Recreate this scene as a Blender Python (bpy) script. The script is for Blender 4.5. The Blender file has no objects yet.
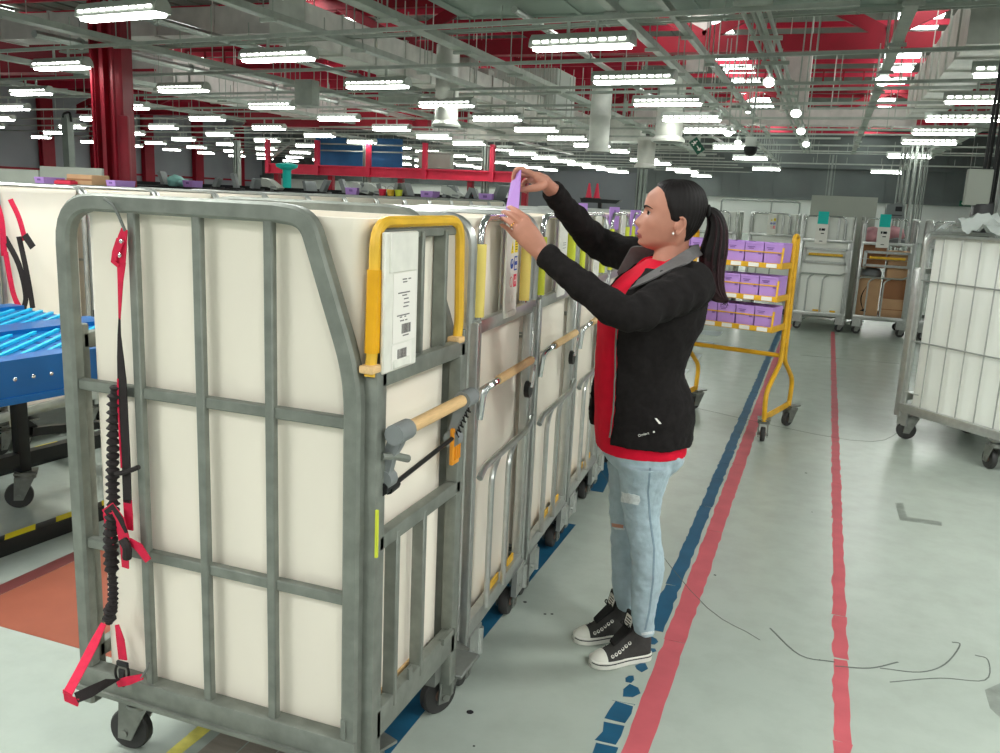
import bpy, bmesh, math, random
from mathutils import Vector, Matrix, Euler, noise
from mathutils.bvhtree import BVHTree
random.seed(7)
SC = bpy.context.scene
COL = SC.collection
PI = math.pi
V = Vector

# ------------------------------------------------------------------ camera (measured from the floor lines and the cage frame)
FPX, PITCH, ROLL, YAW, EYE = 867.19, .2041, .0452, -.3489, 1.55
_cy, _sy, _cp, _sp = math.cos(YAW), math.sin(YAW), math.cos(PITCH), math.sin(PITCH)
CF = V((_sy * _cp, _cy * _cp, -_sp))
_R0 = V((_cy, -_sy, 0)); _U0 = _R0.cross(CF)
CR = math.cos(ROLL) * _R0 + math.sin(ROLL) * _U0
CU = -math.sin(ROLL) * _R0 + math.cos(ROLL) * _U0
CO = V((0, 0, EYE))
cam = bpy.data.cameras.new('camera'); cam.sensor_width = 36; cam.lens = FPX / 1000 * 36
cam.clip_end = 300
co = bpy.data.objects.new('camera', cam); COL.objects.link(co)
M = Matrix((CR, CU, -CF)).transposed().to_4x4(); M.translation = CO
co.matrix_world = M
SC.camera = co

def ray(u, v): return CF * FPX + CR * (u - 500) + CU * (376.5 - v)
def atx(u, v, X): d = ray(u, v); return CO + d * (X / d.x)
def aty(u, v, Y): d = ray(u, v); return CO + d * (Y / d.y)
def atz(u, v, Z=0.): d = ray(u, v); return CO + d * ((Z - EYE) / d.z)
def project(p):
    d = V(p) - CO; z = d.dot(CF)
    if z <= .05: return (-9999, -9999)
    return (500 + FPX * d.dot(CR) / z, 376.5 - FPX * d.dot(CU) / z)

# ------------------------------------------------------------------ materials
def lin(c):
    return tuple((x / 12.92 if x <= .04045 else ((x + .055) / 1.055) ** 2.4) for x in (k / 255 for k in c))
def mat(name, rgb, rough=.6, metal=0., var=.12, scale=8., bump=0., bscale=40., spec=.4, coat=0., alpha=1., voronoi=False, rvar=0., stretch=None):
    m = bpy.data.materials.new(name); m.use_nodes = True
    nt = m.node_tree; b = nt.nodes['Principled BSDF']
    c = lin(rgb)
    b.inputs['Roughness'].default_value = rough; b.inputs['Metallic'].default_value = metal
    b.inputs['Specular IOR Level'].default_value = spec
    b.inputs['Coat Weight'].default_value = coat
    b.inputs['Base Color'].default_value = (*c, 1)
    if alpha < 1: b.inputs['Alpha'].default_value = alpha
    tc = nt.nodes.new('ShaderNodeTexCoord'); src = tc.outputs['Object']
    if stretch:
        mp = nt.nodes.new('ShaderNodeMapping'); mp.inputs['Scale'].default_value = stretch
        nt.links.new(src, mp.inputs['Vector']); src = mp.outputs['Vector']
    if var > 0:
        if voronoi:
            n = nt.nodes.new('ShaderNodeTexVoronoi'); n.inputs['Scale'].default_value = scale
            s2 = nt.nodes.new('ShaderNodeSeparateColor'); nt.links.new(src, n.inputs['Vector']); nt.links.new(n.outputs['Color'], s2.inputs[0]); fac = s2.outputs[0]
        else:
            n = nt.nodes.new('ShaderNodeTexNoise'); n.inputs['Scale'].default_value = scale; n.inputs['Detail'].default_value = 6
            nt.links.new(src, n.inputs['Vector']); fac = n.outputs['Fac']
        mr = nt.nodes.new('ShaderNodeMapRange'); mr.inputs[1].default_value = .3; mr.inputs[2].default_value = .7
        mr.inputs[3].default_value = 1 - var; mr.inputs[4].default_value = 1 + var
        nt.links.new(fac, mr.inputs[0])
        mx = nt.nodes.new('ShaderNodeMix'); mx.data_type = 'RGBA'; mx.blend_type = 'MULTIPLY'; mx.inputs[0].default_value = 1
        mx.inputs[6].default_value = (*c, 1)
        nt.links.new(mr.outputs[0], mx.inputs[7]); nt.links.new(mx.outputs[2], b.inputs['Base Color'])
        if rvar:
            r = nt.nodes.new('ShaderNodeMapRange'); r.inputs[1].default_value = .3; r.inputs[2].default_value = .7
            r.inputs[3].default_value = rough - rvar; r.inputs[4].default_value = rough + rvar
            nt.links.new(fac, r.inputs[0]); nt.links.new(r.outputs[0], b.inputs['Roughness'])
    if bump > 0:
        n2 = nt.nodes.new('ShaderNodeTexNoise'); n2.inputs['Scale'].default_value = bscale; n2.inputs['Detail'].default_value = 4
        nt.links.new(src, n2.inputs['Vector'])
        bp = nt.nodes.new('ShaderNodeBump'); bp.inputs['Strength'].default_value = bump; bp.inputs['Distance'].default_value = .01
        nt.links.new(n2.outputs['Fac'], bp.inputs['Height']); nt.links.new(bp.outputs[0], b.inputs['Normal'])
    return m
def glow(name, rgb, strength):
    m = bpy.data.materials.new(name); m.use_nodes = True
    b = m.node_tree.nodes['Principled BSDF']; c = lin(rgb)
    b.inputs['Base Color'].default_value = (*c, 1)
    b.inputs['Emission Color'].default_value = (*c, 1); b.inputs['Emission Strength'].default_value = strength
    return m

MT = {}
def defm(k, *a, **kw): MT[k] = mat(k, *a, **kw)
defm('galv', (124, 128, 120), .5, .3, .16, 22, .05, 120)
defm('galv_dark', (112, 115, 110), .5, .3, .15, 20)
defm('zinc', (186, 188, 184), .28, .75, .08, 30)
defm('chrome', (205, 206, 205), .16, .9, .04, 20)
defm('sleeve', (241, 232, 217), .42, 0, .035, 3.5, .04, 14, spec=.35, stretch=(1, 1, .35))
defm('sleeve_cool', (238, 240, 232), .42, 0, .035, 3.5, .04, 14, spec=.35, stretch=(1, 1, .35))
defm('yellow_tape', (226, 178, 52), .45, 0, .1, 18)
defm('yellow_foam', (228, 206, 112), .75, 0, .05, 12)
defm('yellow_lime', (206, 212, 60), .6, 0, .05, 12)
defm('yellow_paint', (222, 168, 38), .35, 0, .1, 15)
defm('wood', (222, 184, 132), .55, 0, .1, 10, stretch=(30, 3, 30))
defm('grey_plastic', (126, 130, 130), .5, 0, .06, 12)
defm('black_plastic', (24, 24, 25), .4, 0, .1, 20)
defm('black_rubber', (34, 34, 34), .6, 0, .15, 20)
defm('wheel_rubber', (52, 51, 50), .6, 0, .15, 12)
defm('hub', (120, 96, 84), .6, .1, .25, 20)
defm('fork', (128, 130, 124), .42, .6, .2, 20)
defm('black_steel', (30, 31, 31), .45, .2, .15, 10)
defm('paper', (236, 232, 224), .7, 0, .02, 5)
defm('ink', (118, 114, 112), .8, 0, 0)
defm('ink_black', (22, 22, 24), .8, 0, 0)
defm('red_web', (208, 26, 66), .75, 0, .1, 60, .1, 300)
defm('black_web', (40, 34, 34), .85, 0, .12, 60, .1, 300)
defm('blue_plastic', (4, 92, 158), .35, 0, .05, 6)
defm('cyan_plastic', (24, 190, 232), .4, 0, .04, 6)
defm('card', (196, 156, 118), .8, 0, .07, 6)
defm('card_dark', (160, 112, 78), .8, 0, .07, 6)
defm('purple', (184, 142, 214), .55, 0, .05, 6)
defm('purple_dark', (128, 92, 160), .6, 0, .05, 6)
defm('purple_card', (176, 132, 206), .6, 0, .03, 6)
defm('teal', (22, 196, 186), .6, 0, .03, 6)
defm('red_steel', (150, 18, 40), .5, 0, .12, 3)
defm('red_bright', (212, 44, 74), .5, 0, .08, 3)
defm('steel_grey', (138, 144, 138), .5, .3, .1, 5)
defm('tray_grey', (168, 174, 165), .5, .1, .12, 5)
defm('duct', (206, 206, 198), .4, .1, .16, 3, .12, 6)
defm('duct_foil', (206, 198, 194), .35, .2, .1, 4, .5, 5)
defm('soffit', (158, 172, 162), .6, 0, .15, 1.2, .1, 3)
defm('roof', (118, 124, 118), .7, 0, .12, 1.)
defm('wall_grey', (126, 129, 132), .75, 0, .07, .6)
defm('wall_lilac', (158, 160, 166), .75, 0, .07, .6)
defm('wall_white', (214, 218, 212), .7, 0, .05, .6)
defm('board_grey', (160, 164, 154), .75, 0, .05, 3)
defm('lamp_body', (176, 180, 172), .45, .2, .05, 8)
defm('blue_paint', (26, 82, 112), .55, 0, .12, 9, spec=.25)
defm('red_paint', (192, 90, 98), .55, 0, .08, 9, spec=.25)
defm('orange_paint', (150, 84, 64), .5, 0, .08, 6, spec=.3)
defm('yellow_floor', (206, 196, 92), .5, 0, .25, 14)
defm('plank', (140, 132, 120), .7, 0, .2, 6, stretch=(1, 6, 1))
defm('blue_wall', (30, 90, 140), .6, 0, .15, 2)
defm('skin', (190, 133, 112), .5, 0, .05, 30, .04, 250, spec=.35)
defm('lip', (146, 76, 70), .45, 0, .04, 60)
defm('hair', (20, 14, 14), .5, 0, .25, 18, .3, 60, spec=.25, stretch=(14, 14, 1.2))
defm('hair_end', (48, 28, 32), .5, 0, .25, 18, .3, 60, spec=.25, stretch=(14, 14, 1.2))
defm('jacket', (31, 28, 28), .92, 0, .18, 60, .15, 220, spec=.15)
defm('lining', (104, 101, 101), .85, 0, .08, 60, .1, 200)
defm('shirt', (214, 14, 48), .8, 0, .06, 30, .08, 200, spec=.2)
defm('denim', (166, 184, 192), .85, 0, .1, 26, .14, 260, spec=.2)
defm('denim_worn', (206, 212, 212), .9, 0, .15, 90)
defm('stitch', (128, 148, 160), .9, 0, .1, 60)
defm('canvas', (58, 56, 54), .85, 0, .12, 60, .1, 260)
defm('canvas_black', (26, 25, 25), .85, 0, .12, 60)
defm('rubber_white', (226, 224, 214), .5, 0, .05, 30)
defm('eye_white', (232, 226, 220), .25, 0, 0)
defm('iris', (34, 22, 18), .2, 0, 0)
defm('gold', (220, 178, 92), .25, .9, 0)
defm('pearl', (240, 236, 228), .2, .2, 0)
defm('green_sign', (24, 84, 62), .5, 0, 0)
defm('label_yellow', (240, 214, 30), .6, 0, 0)
defm('label_blue', (36, 72, 160), .6, 0, 0)
defm('label_red', (214, 40, 70), .6, 0, 0)
defm('pink', (232, 168, 176), .7, 0, .1, 8)
defm('parcel_grey', (120, 124, 124), .5, 0, .1, 8, .3, 8)
defm('clear_film', (226, 232, 228), .25, 0, .05, 12, .6, 14, alpha=.4)
defm('crack', (92, 98, 92), .8, 0, .2, 20)
MT['lamp_glow'] = glow('lamp_glow', (250, 255, 248), 26)
MT['slot_glow'] = glow('slot_glow', (250, 255, 248), 12)
MT['spot_glow'] = glow('spot_glow', (250, 255, 248), 14)
MT['sky_glow'] = glow('sky_glow', (246, 255, 250), 9)

# ------------------------------------------------------------------ mesh helpers
def rrect(w, h, c=.2):
    a, b = w / 2, h / 2; k = min(w, h) * c
    return [(a - k, -b), (a, -b + k), (a, b - k), (a - k, b), (-a + k, b), (-a, b - k), (-a, -b + k), (-a + k, -b)]
def circ(r, n=8): return [(r * math.cos(2 * PI * i / n), r * math.sin(2 * PI * i / n)) for i in range(n)]
def fillet(pts, r, n=5):
    pts = [V(p) for p in pts]; out = [pts[0]]
    for i in range(1, len(pts) - 1):
        a, b, c = pts[i - 1], pts[i], pts[i + 1]
        d1 = (a - b); d2 = (c - b); rr = min(r, d1.length * .49, d2.length * .49)
        p1 = b + d1.normalized() * rr; p2 = b + d2.normalized() * rr
        for k in range(n + 1):
            t = k / n; out.append((1 - t) ** 2 * p1 + 2 * t * (1 - t) * b + t * t * p2)
    out.append(pts[-1]); return out
def spline(pts, n=6):
    pts = [V(p) for p in pts]; P = [2 * pts[0] - pts[1]] + pts + [2 * pts[-1] - pts[-2]]; out = []
    for i in range(1, len(P) - 2):
        a, b, c, d = P[i - 1:i + 3]
        for k in range(n):
            t = k / n
            out.append(.5 * ((2 * b) + (c - a) * t + (2 * a - 5 * b + 4 * c - d) * t * t + (3 * b - a - 3 * c + d) * t ** 3))
    out.append(pts[-1]); return out
def lerp_list(vals, m):
    n = len(vals); out = []
    for i in range(m):
        t = i * (n - 1) / (m - 1); k = min(int(t), n - 2); f = t - k
        out.append(vals[k] * (1 - f) + vals[k + 1] * f)
    return out

KM = {}
def par(o, p):
    o.parent = p; KM.setdefault(p.name, []).append(o); return o

class MB:
    def __init__(s): s.bm = bmesh.new(); s.mi = 0
    def _faces(s, fs):
        for f in fs: f.material_index = s.mi
    def face(s, pts):
        try:
            f = s.bm.faces.new([s.bm.verts.new(V(p)) for p in pts]); f.material_index = s.mi
        except Exception: pass
        return s
    def box(s, c, d, rz=0., bev=0., rot=None):
        r = bmesh.ops.create_cube(s.bm, size=1)
        m = (rot.to_4x4() if rot is not None else Matrix.Rotation(rz, 4, 'Z'))
        bmesh.ops.transform(s.bm, matrix=Matrix.Translation(V(c)) @ m @ Matrix.Diagonal((*d, 1)), verts=r['verts'])
        fs = list({f for v in r['verts'] for f in v.link_faces}); s._faces(fs)
        if bev > 0:
            es = list({e for v in r['verts'] for e in v.link_edges})
            q = bmesh.ops.bevel(s.bm, geom=es, offset=bev, segments=1 if bev < .004 else 2, affect='EDGES', profile=.5)
            s._faces(q['faces'])
        return s
    def bar(s, a, b, w, h, up=(0, 0, 1), bev=0.):
        a, b = V(a), V(b); d = b - a; L = d.length; z = d.normalized(); y = V(up)
        if abs(y.dot(z)) > .98: y = V((1, 0, 0)) if abs(z.x) < .9 else V((0, 1, 0))
        x = y.cross(z).normalized(); y = z.cross(x)
        return s.box((a + b) / 2, (w, h, L), rot=Matrix((x, y, z)).transposed(), bev=bev)
    def sweep(s, pts, prof, up=(0, 0, 1), closed=False, scale=None, fixed=False, caps=True):
        """prof: list of (a, b); a along side = up x tangent, b along up (re-orthogonalised, or transported)"""
        pts = [V(p) for p in pts]; n = len(pts); rings = []; U = V(up).normalized(); prevU = None
        for i, p in enumerate(pts):
            if closed: t = pts[(i + 1) % n] - pts[i - 1]
            else: t = pts[min(i + 1, n - 1)] - pts[max(i - 1, 0)]
            if t.length < 1e-9: t = V((0, 0, 1))
            t.normalize()
            if fixed or prevU is None:
                u = U - t * U.dot(t)
                if u.length < 1e-3: u = V((1, 0, 0)) - t * t.x
                if u.length < 1e-3: u = V((0, 1, 0))
            else: u = prevU - t * prevU.dot(t)
            u.normalize(); prevU = u; w = u.cross(t)
            k = scale[i] if scale else 1.
            ka, kb = k if isinstance(k, tuple) else (k, k)
            rings.append([s.bm.verts.new(p + w * (a * ka) + u * (b * kb)) for a, b in prof])
        m = len(prof)
        for i in range(n if closed else n - 1):
            r1, r2 = rings[i], rings[(i + 1) % n]
            for j in range(m):
                try: f = s.bm.faces.new((r1[j], r1[(j + 1) % m], r2[(j + 1) % m], r2[j])); f.material_index = s.mi
                except Exception: pass
        if not closed and caps:
            for r in (rings[0][::-1], rings[-1]):
                try: f = s.bm.faces.new(r); f.material_index = s.mi
                except Exception: pass
        return s
    def tube(s, pts, r, seg=8, closed=False):
        if isinstance(r, (list, tuple)): return s.sweep(pts, circ(1, seg), closed=closed, scale=list(r) if len(r) == len(pts) else lerp_list(list(r), len(pts)))
        return s.sweep(pts, circ(r, seg), closed=closed)
    def ribbon(s, pts, w, t, up): return s.sweep(pts, [(-w / 2, -t / 2), (w / 2, -t / 2), (w / 2, t / 2), (-w / 2, t / 2)], up=up)
    def loft(s, rings, caps=True, closed=False):
        R = [[s.bm.verts.new(V(p)) for p in r] for r in rings]; m = len(R[0])
        for i in range(len(R) if closed else len(R) - 1):
            a, b = R[i], R[(i + 1) % len(R)]
            for j in range(m):
                try: f = s.bm.faces.new((a[j], a[(j + 1) % m], b[(j + 1) % m], b[j])); f.material_index = s.mi
                except Exception: pass
        if caps and not closed:
            for r in (R[0][::-1], R[-1]):
                try: f = s.bm.faces.new(r); f.material_index = s.mi
                except Exception: pass
        return s
    def lathe(s, prof, origin=(0, 0, 0), axis=(0, 0, 1), seg=16):
        z = V(axis).normalized(); x = V((1, 0, 0)) if abs(z.x) < .9 else V((0, 1, 0)); x = (x - z * x.dot(z)).normalized(); y = z.cross(x); o = V(origin)
        rings = [[o + z * h + (x * math.cos(2 * PI * k / seg) + y * math.sin(2 * PI * k / seg)) * max(r, 1e-5) for k in range(seg)] for r, h in prof]
        return s.loft(rings)
    def cyl(s, a, b, r, seg=12):
        a, b = V(a), V(b); return s.lathe([(r, 0), (r, (b - a).length)], a, b - a, seg)
    def ball(s, c, r, seg=14, rot=None):
        q = bmesh.ops.create_uvsphere(s.bm, u_segments=seg, v_segments=max(6, seg * 2 // 3), radius=1)
        d = r if isinstance(r, (tuple, list)) else (r, r, r)
        m = Matrix.Translation(V(c)) @ (rot.to_4x4() if rot is not None else Matrix()) @ Matrix.Diagonal((*d, 1))
        bmesh.ops.transform(s.bm, matrix=m, verts=q['verts'])
        s._faces({f for v in q['verts'] for f in v.link_faces}); return s
    def prism(s, poly, ext):
        ext = V(ext); return s.loft([[V(p) for p in poly], [V(p) + ext for p in poly]])
    def build(s, name, mats, parent=None, angle=38, recalc=True):
        if recalc: bmesh.ops.recalc_face_normals(s.bm, faces=s.bm.faces)
        lim = math.radians(angle)
        for f in s.bm.faces: f.smooth = True
        for e in s.bm.edges:
            if len(e.link_faces) != 2 or e.calc_face_angle(0) > lim: e.smooth = False
        me = bpy.data.meshes.new(name); s.bm.to_mesh(me); s.bm.free()
        for m in (mats if isinstance(mats, (list, tuple)) else [mats]): me.materials.append(MT[m] if isinstance(m, str) else m)
        o = bpy.data.objects.new(name, me); COL.objects.link(o)
        if parent is not None: par(o, parent)
        return o

def tag(o, label=None, cat=None, group=None, kind=None):
    if label: o['label'] = label
    if cat: o['category'] = cat
    if group: o['group'] = group
    if kind: o['kind'] = kind
    return o
def thing(name, label, cat, loc=(0, 0, 0), rz=0., group=None):
    o = bpy.data.objects.new(name, None); COL.objects.link(o); o.empty_display_size = .1
    o.location = loc; o.rotation_euler = (0, 0, rz)
    return tag(o, label, cat, group)
def struct(o): o['kind'] = 'structure'; return o
def copy_tree(o, parent=None):
    c = o.copy(); COL.objects.link(c)
    if parent is not None: par(c, parent)
    for ch in KIDS(o): copy_tree(ch, c)
    return c
def KIDS(o): return list(KM.get(o.name, []))
def dup(o, loc, rz=None, label=None, group=None):
    c = copy_tree(o); c.location = loc
    if rz is not None: c.rotation_euler = (0, 0, rz)
    if label: c['label'] = label
    if group: c['group'] = group
    return c
def text_mesh(body, size, mat_, name, parent=None, M_=None, ext=.0004):
    """lettering as real thin geometry"""
    cu = bpy.data.curves.new('lettering', 'FONT'); cu.body = body; cu.size = size; cu.extrude = ext; cu.align_x = 'CENTER'; cu.align_y = 'CENTER'
    t = bpy.data.objects.new('lettering', cu); COL.objects.link(t)
    dg = bpy.context.evaluated_depsgraph_get(); me = bpy.data.meshes.new_from_object(t.evaluated_get(dg))
    bpy.data.objects.remove(t); bpy.data.curves.remove(cu)
    me.materials.clear(); me.materials.append(MT[mat_])
    o = bpy.data.objects.new(name, me); COL.objects.link(o)
    if parent is not None: par(o, parent)
    if M_ is not None: o.matrix_local = M_
    return o
# ================================================================== SETTING
# floor: pale grey-green painted concrete, slightly glossy, scuffed
def floor_material():
    m = bpy.data.materials.new('floor_paint'); m.use_nodes = True; nt = m.node_tree; b = nt.nodes['Principled BSDF']; N = nt.nodes.new; L = nt.links.new
    tc = N('ShaderNodeTexCoord')
    def noise_(sc, det=6, rough=.6):
        n = N('ShaderNodeTexNoise'); n.inputs['Scale'].default_value = sc; n.inputs['Detail'].default_value = det; n.inputs['Roughness'].default_value = rough
        L(tc.outputs['Object'], n.inputs['Vector']); return n.outputs['Fac']
    def ramp(f, a, b_, lo, hi):
        r = N('ShaderNodeMapRange'); r.inputs[1].default_value = a; r.inputs[2].default_value = b_; r.inputs[3].default_value = lo; r.inputs[4].default_value = hi
        L(f, r.inputs[0]); return r.outputs[0]
    def mix(fac, c1, c2, bt='MIX'):
        x = N('ShaderNodeMix'); x.data_type = 'RGBA'; x.blend_type = bt
        if isinstance(fac, float): x.inputs[0].default_value = fac
        else: L(fac, x.inputs[0])
        for k, c in ((6, c1), (7, c2)):
            if isinstance(c, tuple): x.inputs[k].default_value = (*c, 1)
            else: L(c, x.inputs[k])
        return x.outputs[2]
    base = mix(ramp(noise_(.8, 3, .5), .3, .7, 0, 1), lin((166, 175, 165)), lin((176, 184, 174)))
    base = mix(ramp(noise_(7, 5, .6), .4, .75, 0, .5), base, lin((154, 161, 151)))
    L(base, b.inputs['Base Color'])
    b.inputs['Roughness'].default_value = .27
    b.inputs['Specular IOR Level'].default_value = .5
    bp = N('ShaderNodeBump'); bp.inputs['Strength'].default_value = .012; bp.inputs['Distance'].default_value = .01
    L(noise_(6, 4), bp.inputs['Height']); L(bp.outputs[0], b.inputs['Normal'])
    return m
MT['floor'] = floor_material()
m = MB(); m.box((-16, 24, -.1), (66, 68, .2)); struct(m.build('floor', 'floor'))

def marking(name, polys, mt, z=.0006):
    m = MB()
    for p in polys: m.prism([(x, y, 0) for x, y in p], (0, 0, z))
    return struct(m.build(name, mt))
def worn_strip(x, w, y0, y1, step, jag, rnd, gap=0.):
    """a painted strip along Y as chipped pieces"""
    out = []; y = y0
    while y < y1:
        L = step * rnd.uniform(.6, 1.4); g = gap * rnd.uniform(.2, 1.6) if y < 3.1 and rnd.random() < .8 else 0.
        a, b = y, min(y + L, y1)
        n = max(2, int((b - a) / .05)); l = []; r = []
        for k in range(n + 1):
            t = a + (b - g - a) * k / n
            l.append((x - w / 2 + rnd.uniform(-jag, jag), t)); r.append((x + w / 2 + rnd.uniform(-jag, jag), t + rnd.uniform(-jag, jag)))
        out.append(r + l[::-1]); y = b
    return out
rn = random.Random(3)
marking('floor_marking', worn_strip(-.352, .076, .9, 12.6, .6, .004, rn), 'red_paint')
blue = worn_strip(-.438, .062, 1.2, 2.5, .11, .007, rn, .02)
for cx_, cy_, s_ in ((-.43, 2.56, .03), (-.45, 2.63, .018), (-.43, 2.72, .022), (-.44, 2.83, .016), (-.417, 2.85, .014), (-.425, 2.92, .02)):
    blue.append([(cx_ + s_ * rn.uniform(.7, 1.2) * math.cos(t), cy_ + s_ * 1.4 * rn.uniform(.7, 1.2) * math.sin(t)) for t in [k * PI / 3 for k in range(6)]])
blue += worn_strip(-.438, .062, 3.0, 12.4, .5, .005, rn, .012)
marking('floor_marking', blue, 'blue_paint')
marking('floor_marking', worn_strip(.212, .05, .9, 12.2, .5, .005, rn, .012), 'red_paint')
marking('floor_marking', [[(-1.2, .9), (-.99, .9), (-.99, 3.9), (-1.2, 3.9)], [(-1.2, 4.43), (-.985, 4.43), (-1.06, 5.2), (-1.2, 5.2)]], 'blue_paint')
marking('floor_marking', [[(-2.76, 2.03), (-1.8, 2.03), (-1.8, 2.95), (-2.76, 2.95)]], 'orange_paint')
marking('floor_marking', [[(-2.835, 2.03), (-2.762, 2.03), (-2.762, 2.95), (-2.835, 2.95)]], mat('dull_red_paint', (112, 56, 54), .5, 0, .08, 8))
marking('floor_marking', worn_strip(-1.535, .045, 1.2, 2.3, .3, .005, rn), 'yellow_floor')
mm = MB()
for k in range(4): mm.box((-1.43 + k * .1, 1.75, .0004), (.095, 1.2, .0008))
struct(mm.build('floor_marking', 'plank'))
sp = MB()     # grey scuffed block marks by the trolley
for k in range(5): sp.box((-1.35, 7.2 + k * .95, .0004), (.5, .42, .0008))
struct(sp.build('floor_marking', mat('scuffed_grey', (142, 152, 156), .35, 0, .1, 6)))
def crack(pts, w, mt='crack'):
    q = spline([atz(*p, .0006) for p in pts], 5)
    m = MB(); m.ribbon(q, w, .0008, (0, 0, 1)); struct(m.build('floor_crack', mt))
crack([(770, 628), (800, 655), (835, 662)], .006)
crack([(835, 666), (870, 668), (898, 662)], .006)
crack([(880, 668), (920, 672), (945, 664), (960, 645), (952, 642)], .005)
crack([(890, 682), (940, 678), (985, 680), (988, 660), (975, 655)], .004)
crack([(600, 470), (690, 590), (760, 640)], .003)
crack([(660, 400), (850, 440), (905, 430)], .004, 'crack')
crack([(800, 355), (925, 366)], .008)
marking('floor_marking', [[tuple(atz(u, v)[:2]) for u, v in p] for p in (((895, 503), (903, 503), (907, 517), (942, 522), (942, 526), (900, 520)), ((985, 690), (1003, 682), (1003, 720), (990, 708)))], mat('scuff_mark', (128, 134, 126), .6, 0, .2, 20))
st = MB()
for (u, v, r) in ((545, 614, .006), (552, 614, .006), (525, 602, .008), (474, 746, .004), (470, 712, .012), (715, 575, .006), (806, 473, .008), (812, 512, .004), (820, 660, .005)):
    p = atz(u, v); st.lathe([(r, 0), (r * .7, .0008)], (p.x, p.y, 0), seg=7)
struct(st.build('floor_stain', 'ink_black'))

# walls and roof
m = MB(); m.box((-12, 56.15, 1.1), (62, .3, 2.2)); struct(m.build('wall_far', 'wall_white'))
m = MB()
m.box((-12, 56.2, 4.6), (62, .3, 4.8))
for k in range(60): m.box((-42.5 + k * 1.03, 56.03, 4.6), (.06, .05, 4.8))
m.box((-12, 55.9, 2.25), (62, .3, .16)); m.box((-12, 55.95, 4.1), (62, .2, .14))
struct(m.build('wall_far_cladding', mat('cladding_dark', (98, 104, 102), .7, .1, .1, .8)))
m = MB(); m.box((-16.0, 55.85, 1.7), (8.6, .25, 3.4)); struct(m.build('wall_far_grey_bay', mat('wall_slate', (104, 107, 110), .75, 0, .06, .6)))
m = MB()
m.box((-40.15, 30, 3.3), (.3, 64, 6.38)); struct(m.build('wall_left', 'wall_lilac'))
m = MB(); m.box((-39.95, 46, 1.9), (.1, 30, .12)); struct(m.build('trim_1', 'red_steel'))
for k, y in enumerate((32.8, 36.5, 40, 44, 48.6, 53)):
    m = MB(); m.box((-39.75, y, 2.8), (.24, .62, 5.6)); m.box((-39.62, y, 2.8), (.04, .8, 5.6)); m.box((-39.88, y, 2.8), (.04, .8, 5.6)); struct(m.build('column', 'red_steel'))
# roof deck of ribbed sheets, purlins, skylights
m = MB(); m.box((-14, 26, 6.5), (66, 62, .1))
for k in range(90): m.box((-46 + k * .72, 26, 6.43), (.22, 62, .05))
struct(m.build('ceiling', 'roof'))
pur = []
for k in range(15):
    y = 15.45 + 2.87 * k
    m = MB(); m.box((-26.5, y, 6.2), (39, .1, .42)); m.box((5.6, y, 6.07), (25.2, .05, .11)); m.box((-14, y + .03, 6.13), (64, .1, .02)); m.box((-14, y + .03, 6.02), (64, .1, .02)); struct(m.build('roof_purlin', 'red_bright'))
n = 0
for X in (-3.6, 1.55, -13.5, -24.):
    for k in range(14):
        n += 1; m = MB(); m.box((X, 16.9 + 2.87 * k, 6.36), (1.05, 1.9, .03)); m.mi = 1
        m.box((X - .55, 16.9 + 2.87 * k, 6.38), (.05, 2.0, .08)); m.box((X + .55, 16.9 + 2.87 * k, 6.38), (.05, 2.0, .08))
        struct(m.build('window_%d' % n, ['sky_glow', 'roof']))
# the red lattice trusses
def truss(y, x0, x1, zb, zt, bay=1.9, depth=.2):
    m = MB(); m.box(((x0 + x1) / 2, y, zb + .16), (x1 - x0, depth, .32)); m.box(((x0 + x1) / 2, y, zt), (x1 - x0, depth, .26)); m.box(((x0 + x1) / 2, y, zb - .02), (x1 - x0, depth * 1.7, .04))
    x = x0; up = True
    while x < x1:
        a, b = (zb + .3, zt) if up else (zt, zb + .3)
        m.bar((x, y, a), (x + bay, y, b), .26, .12, up=(0, 1, 0)); x += bay; up = not up
    struct(m.build('roof_truss', 'red_steel'))
truss(21, -14.5, 9, 4.98, 6.25)
truss(38, -39, 9, 5.0, 6.25, 2.4)
m = MB(); m.box((-24.5, 18.6, 4.75), (16.5, .3, .9)); m.box((-24.5, 18.6, 4.28), (16.5, .55, .06)); m.box((-24.5, 18.6, 5.22), (16.5, .55, .06)); struct(m.build('roof_truss', 'red_steel'))
m = MB(); m.box((-16.3, 27, 3.95), (7.2, .3, .62)); m.box((-16.3, 27, 3.64), (7.2, .5, .05)); struct(m.build('roof_truss', 'red_steel'))
# big red column left, built-up section with stiffener plate
m = MB()
cx, cy = -11.55, 12.
m.box((cx - .27, cy, 2.3), (.05, .38, 4.6), .3); m.box((cx + .22, cy + .1, 2.3), (.05, .38, 4.6), .3); m.box((cx, cy + .05, 2.3), (.48, .06, 4.6), .3)
m.box((cx - .08, cy - .06, 2.3), (.06, .22, 4.6), .3); m.box((cx + .31, cy - .08, 1.3), (.16, .1, 2.6), .3, bev=.02); m.box((cx + .2, cy - .18, 2.2), (.05, .05, 4.4)); m.box((cx - .22, cy - .2, 2.2), (.04, .04, 4.4))
m.box((cx, cy + .05, 4.6), (1.2, .7, .08), .3)
struct(m.build('column', 'red_steel'))
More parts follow.
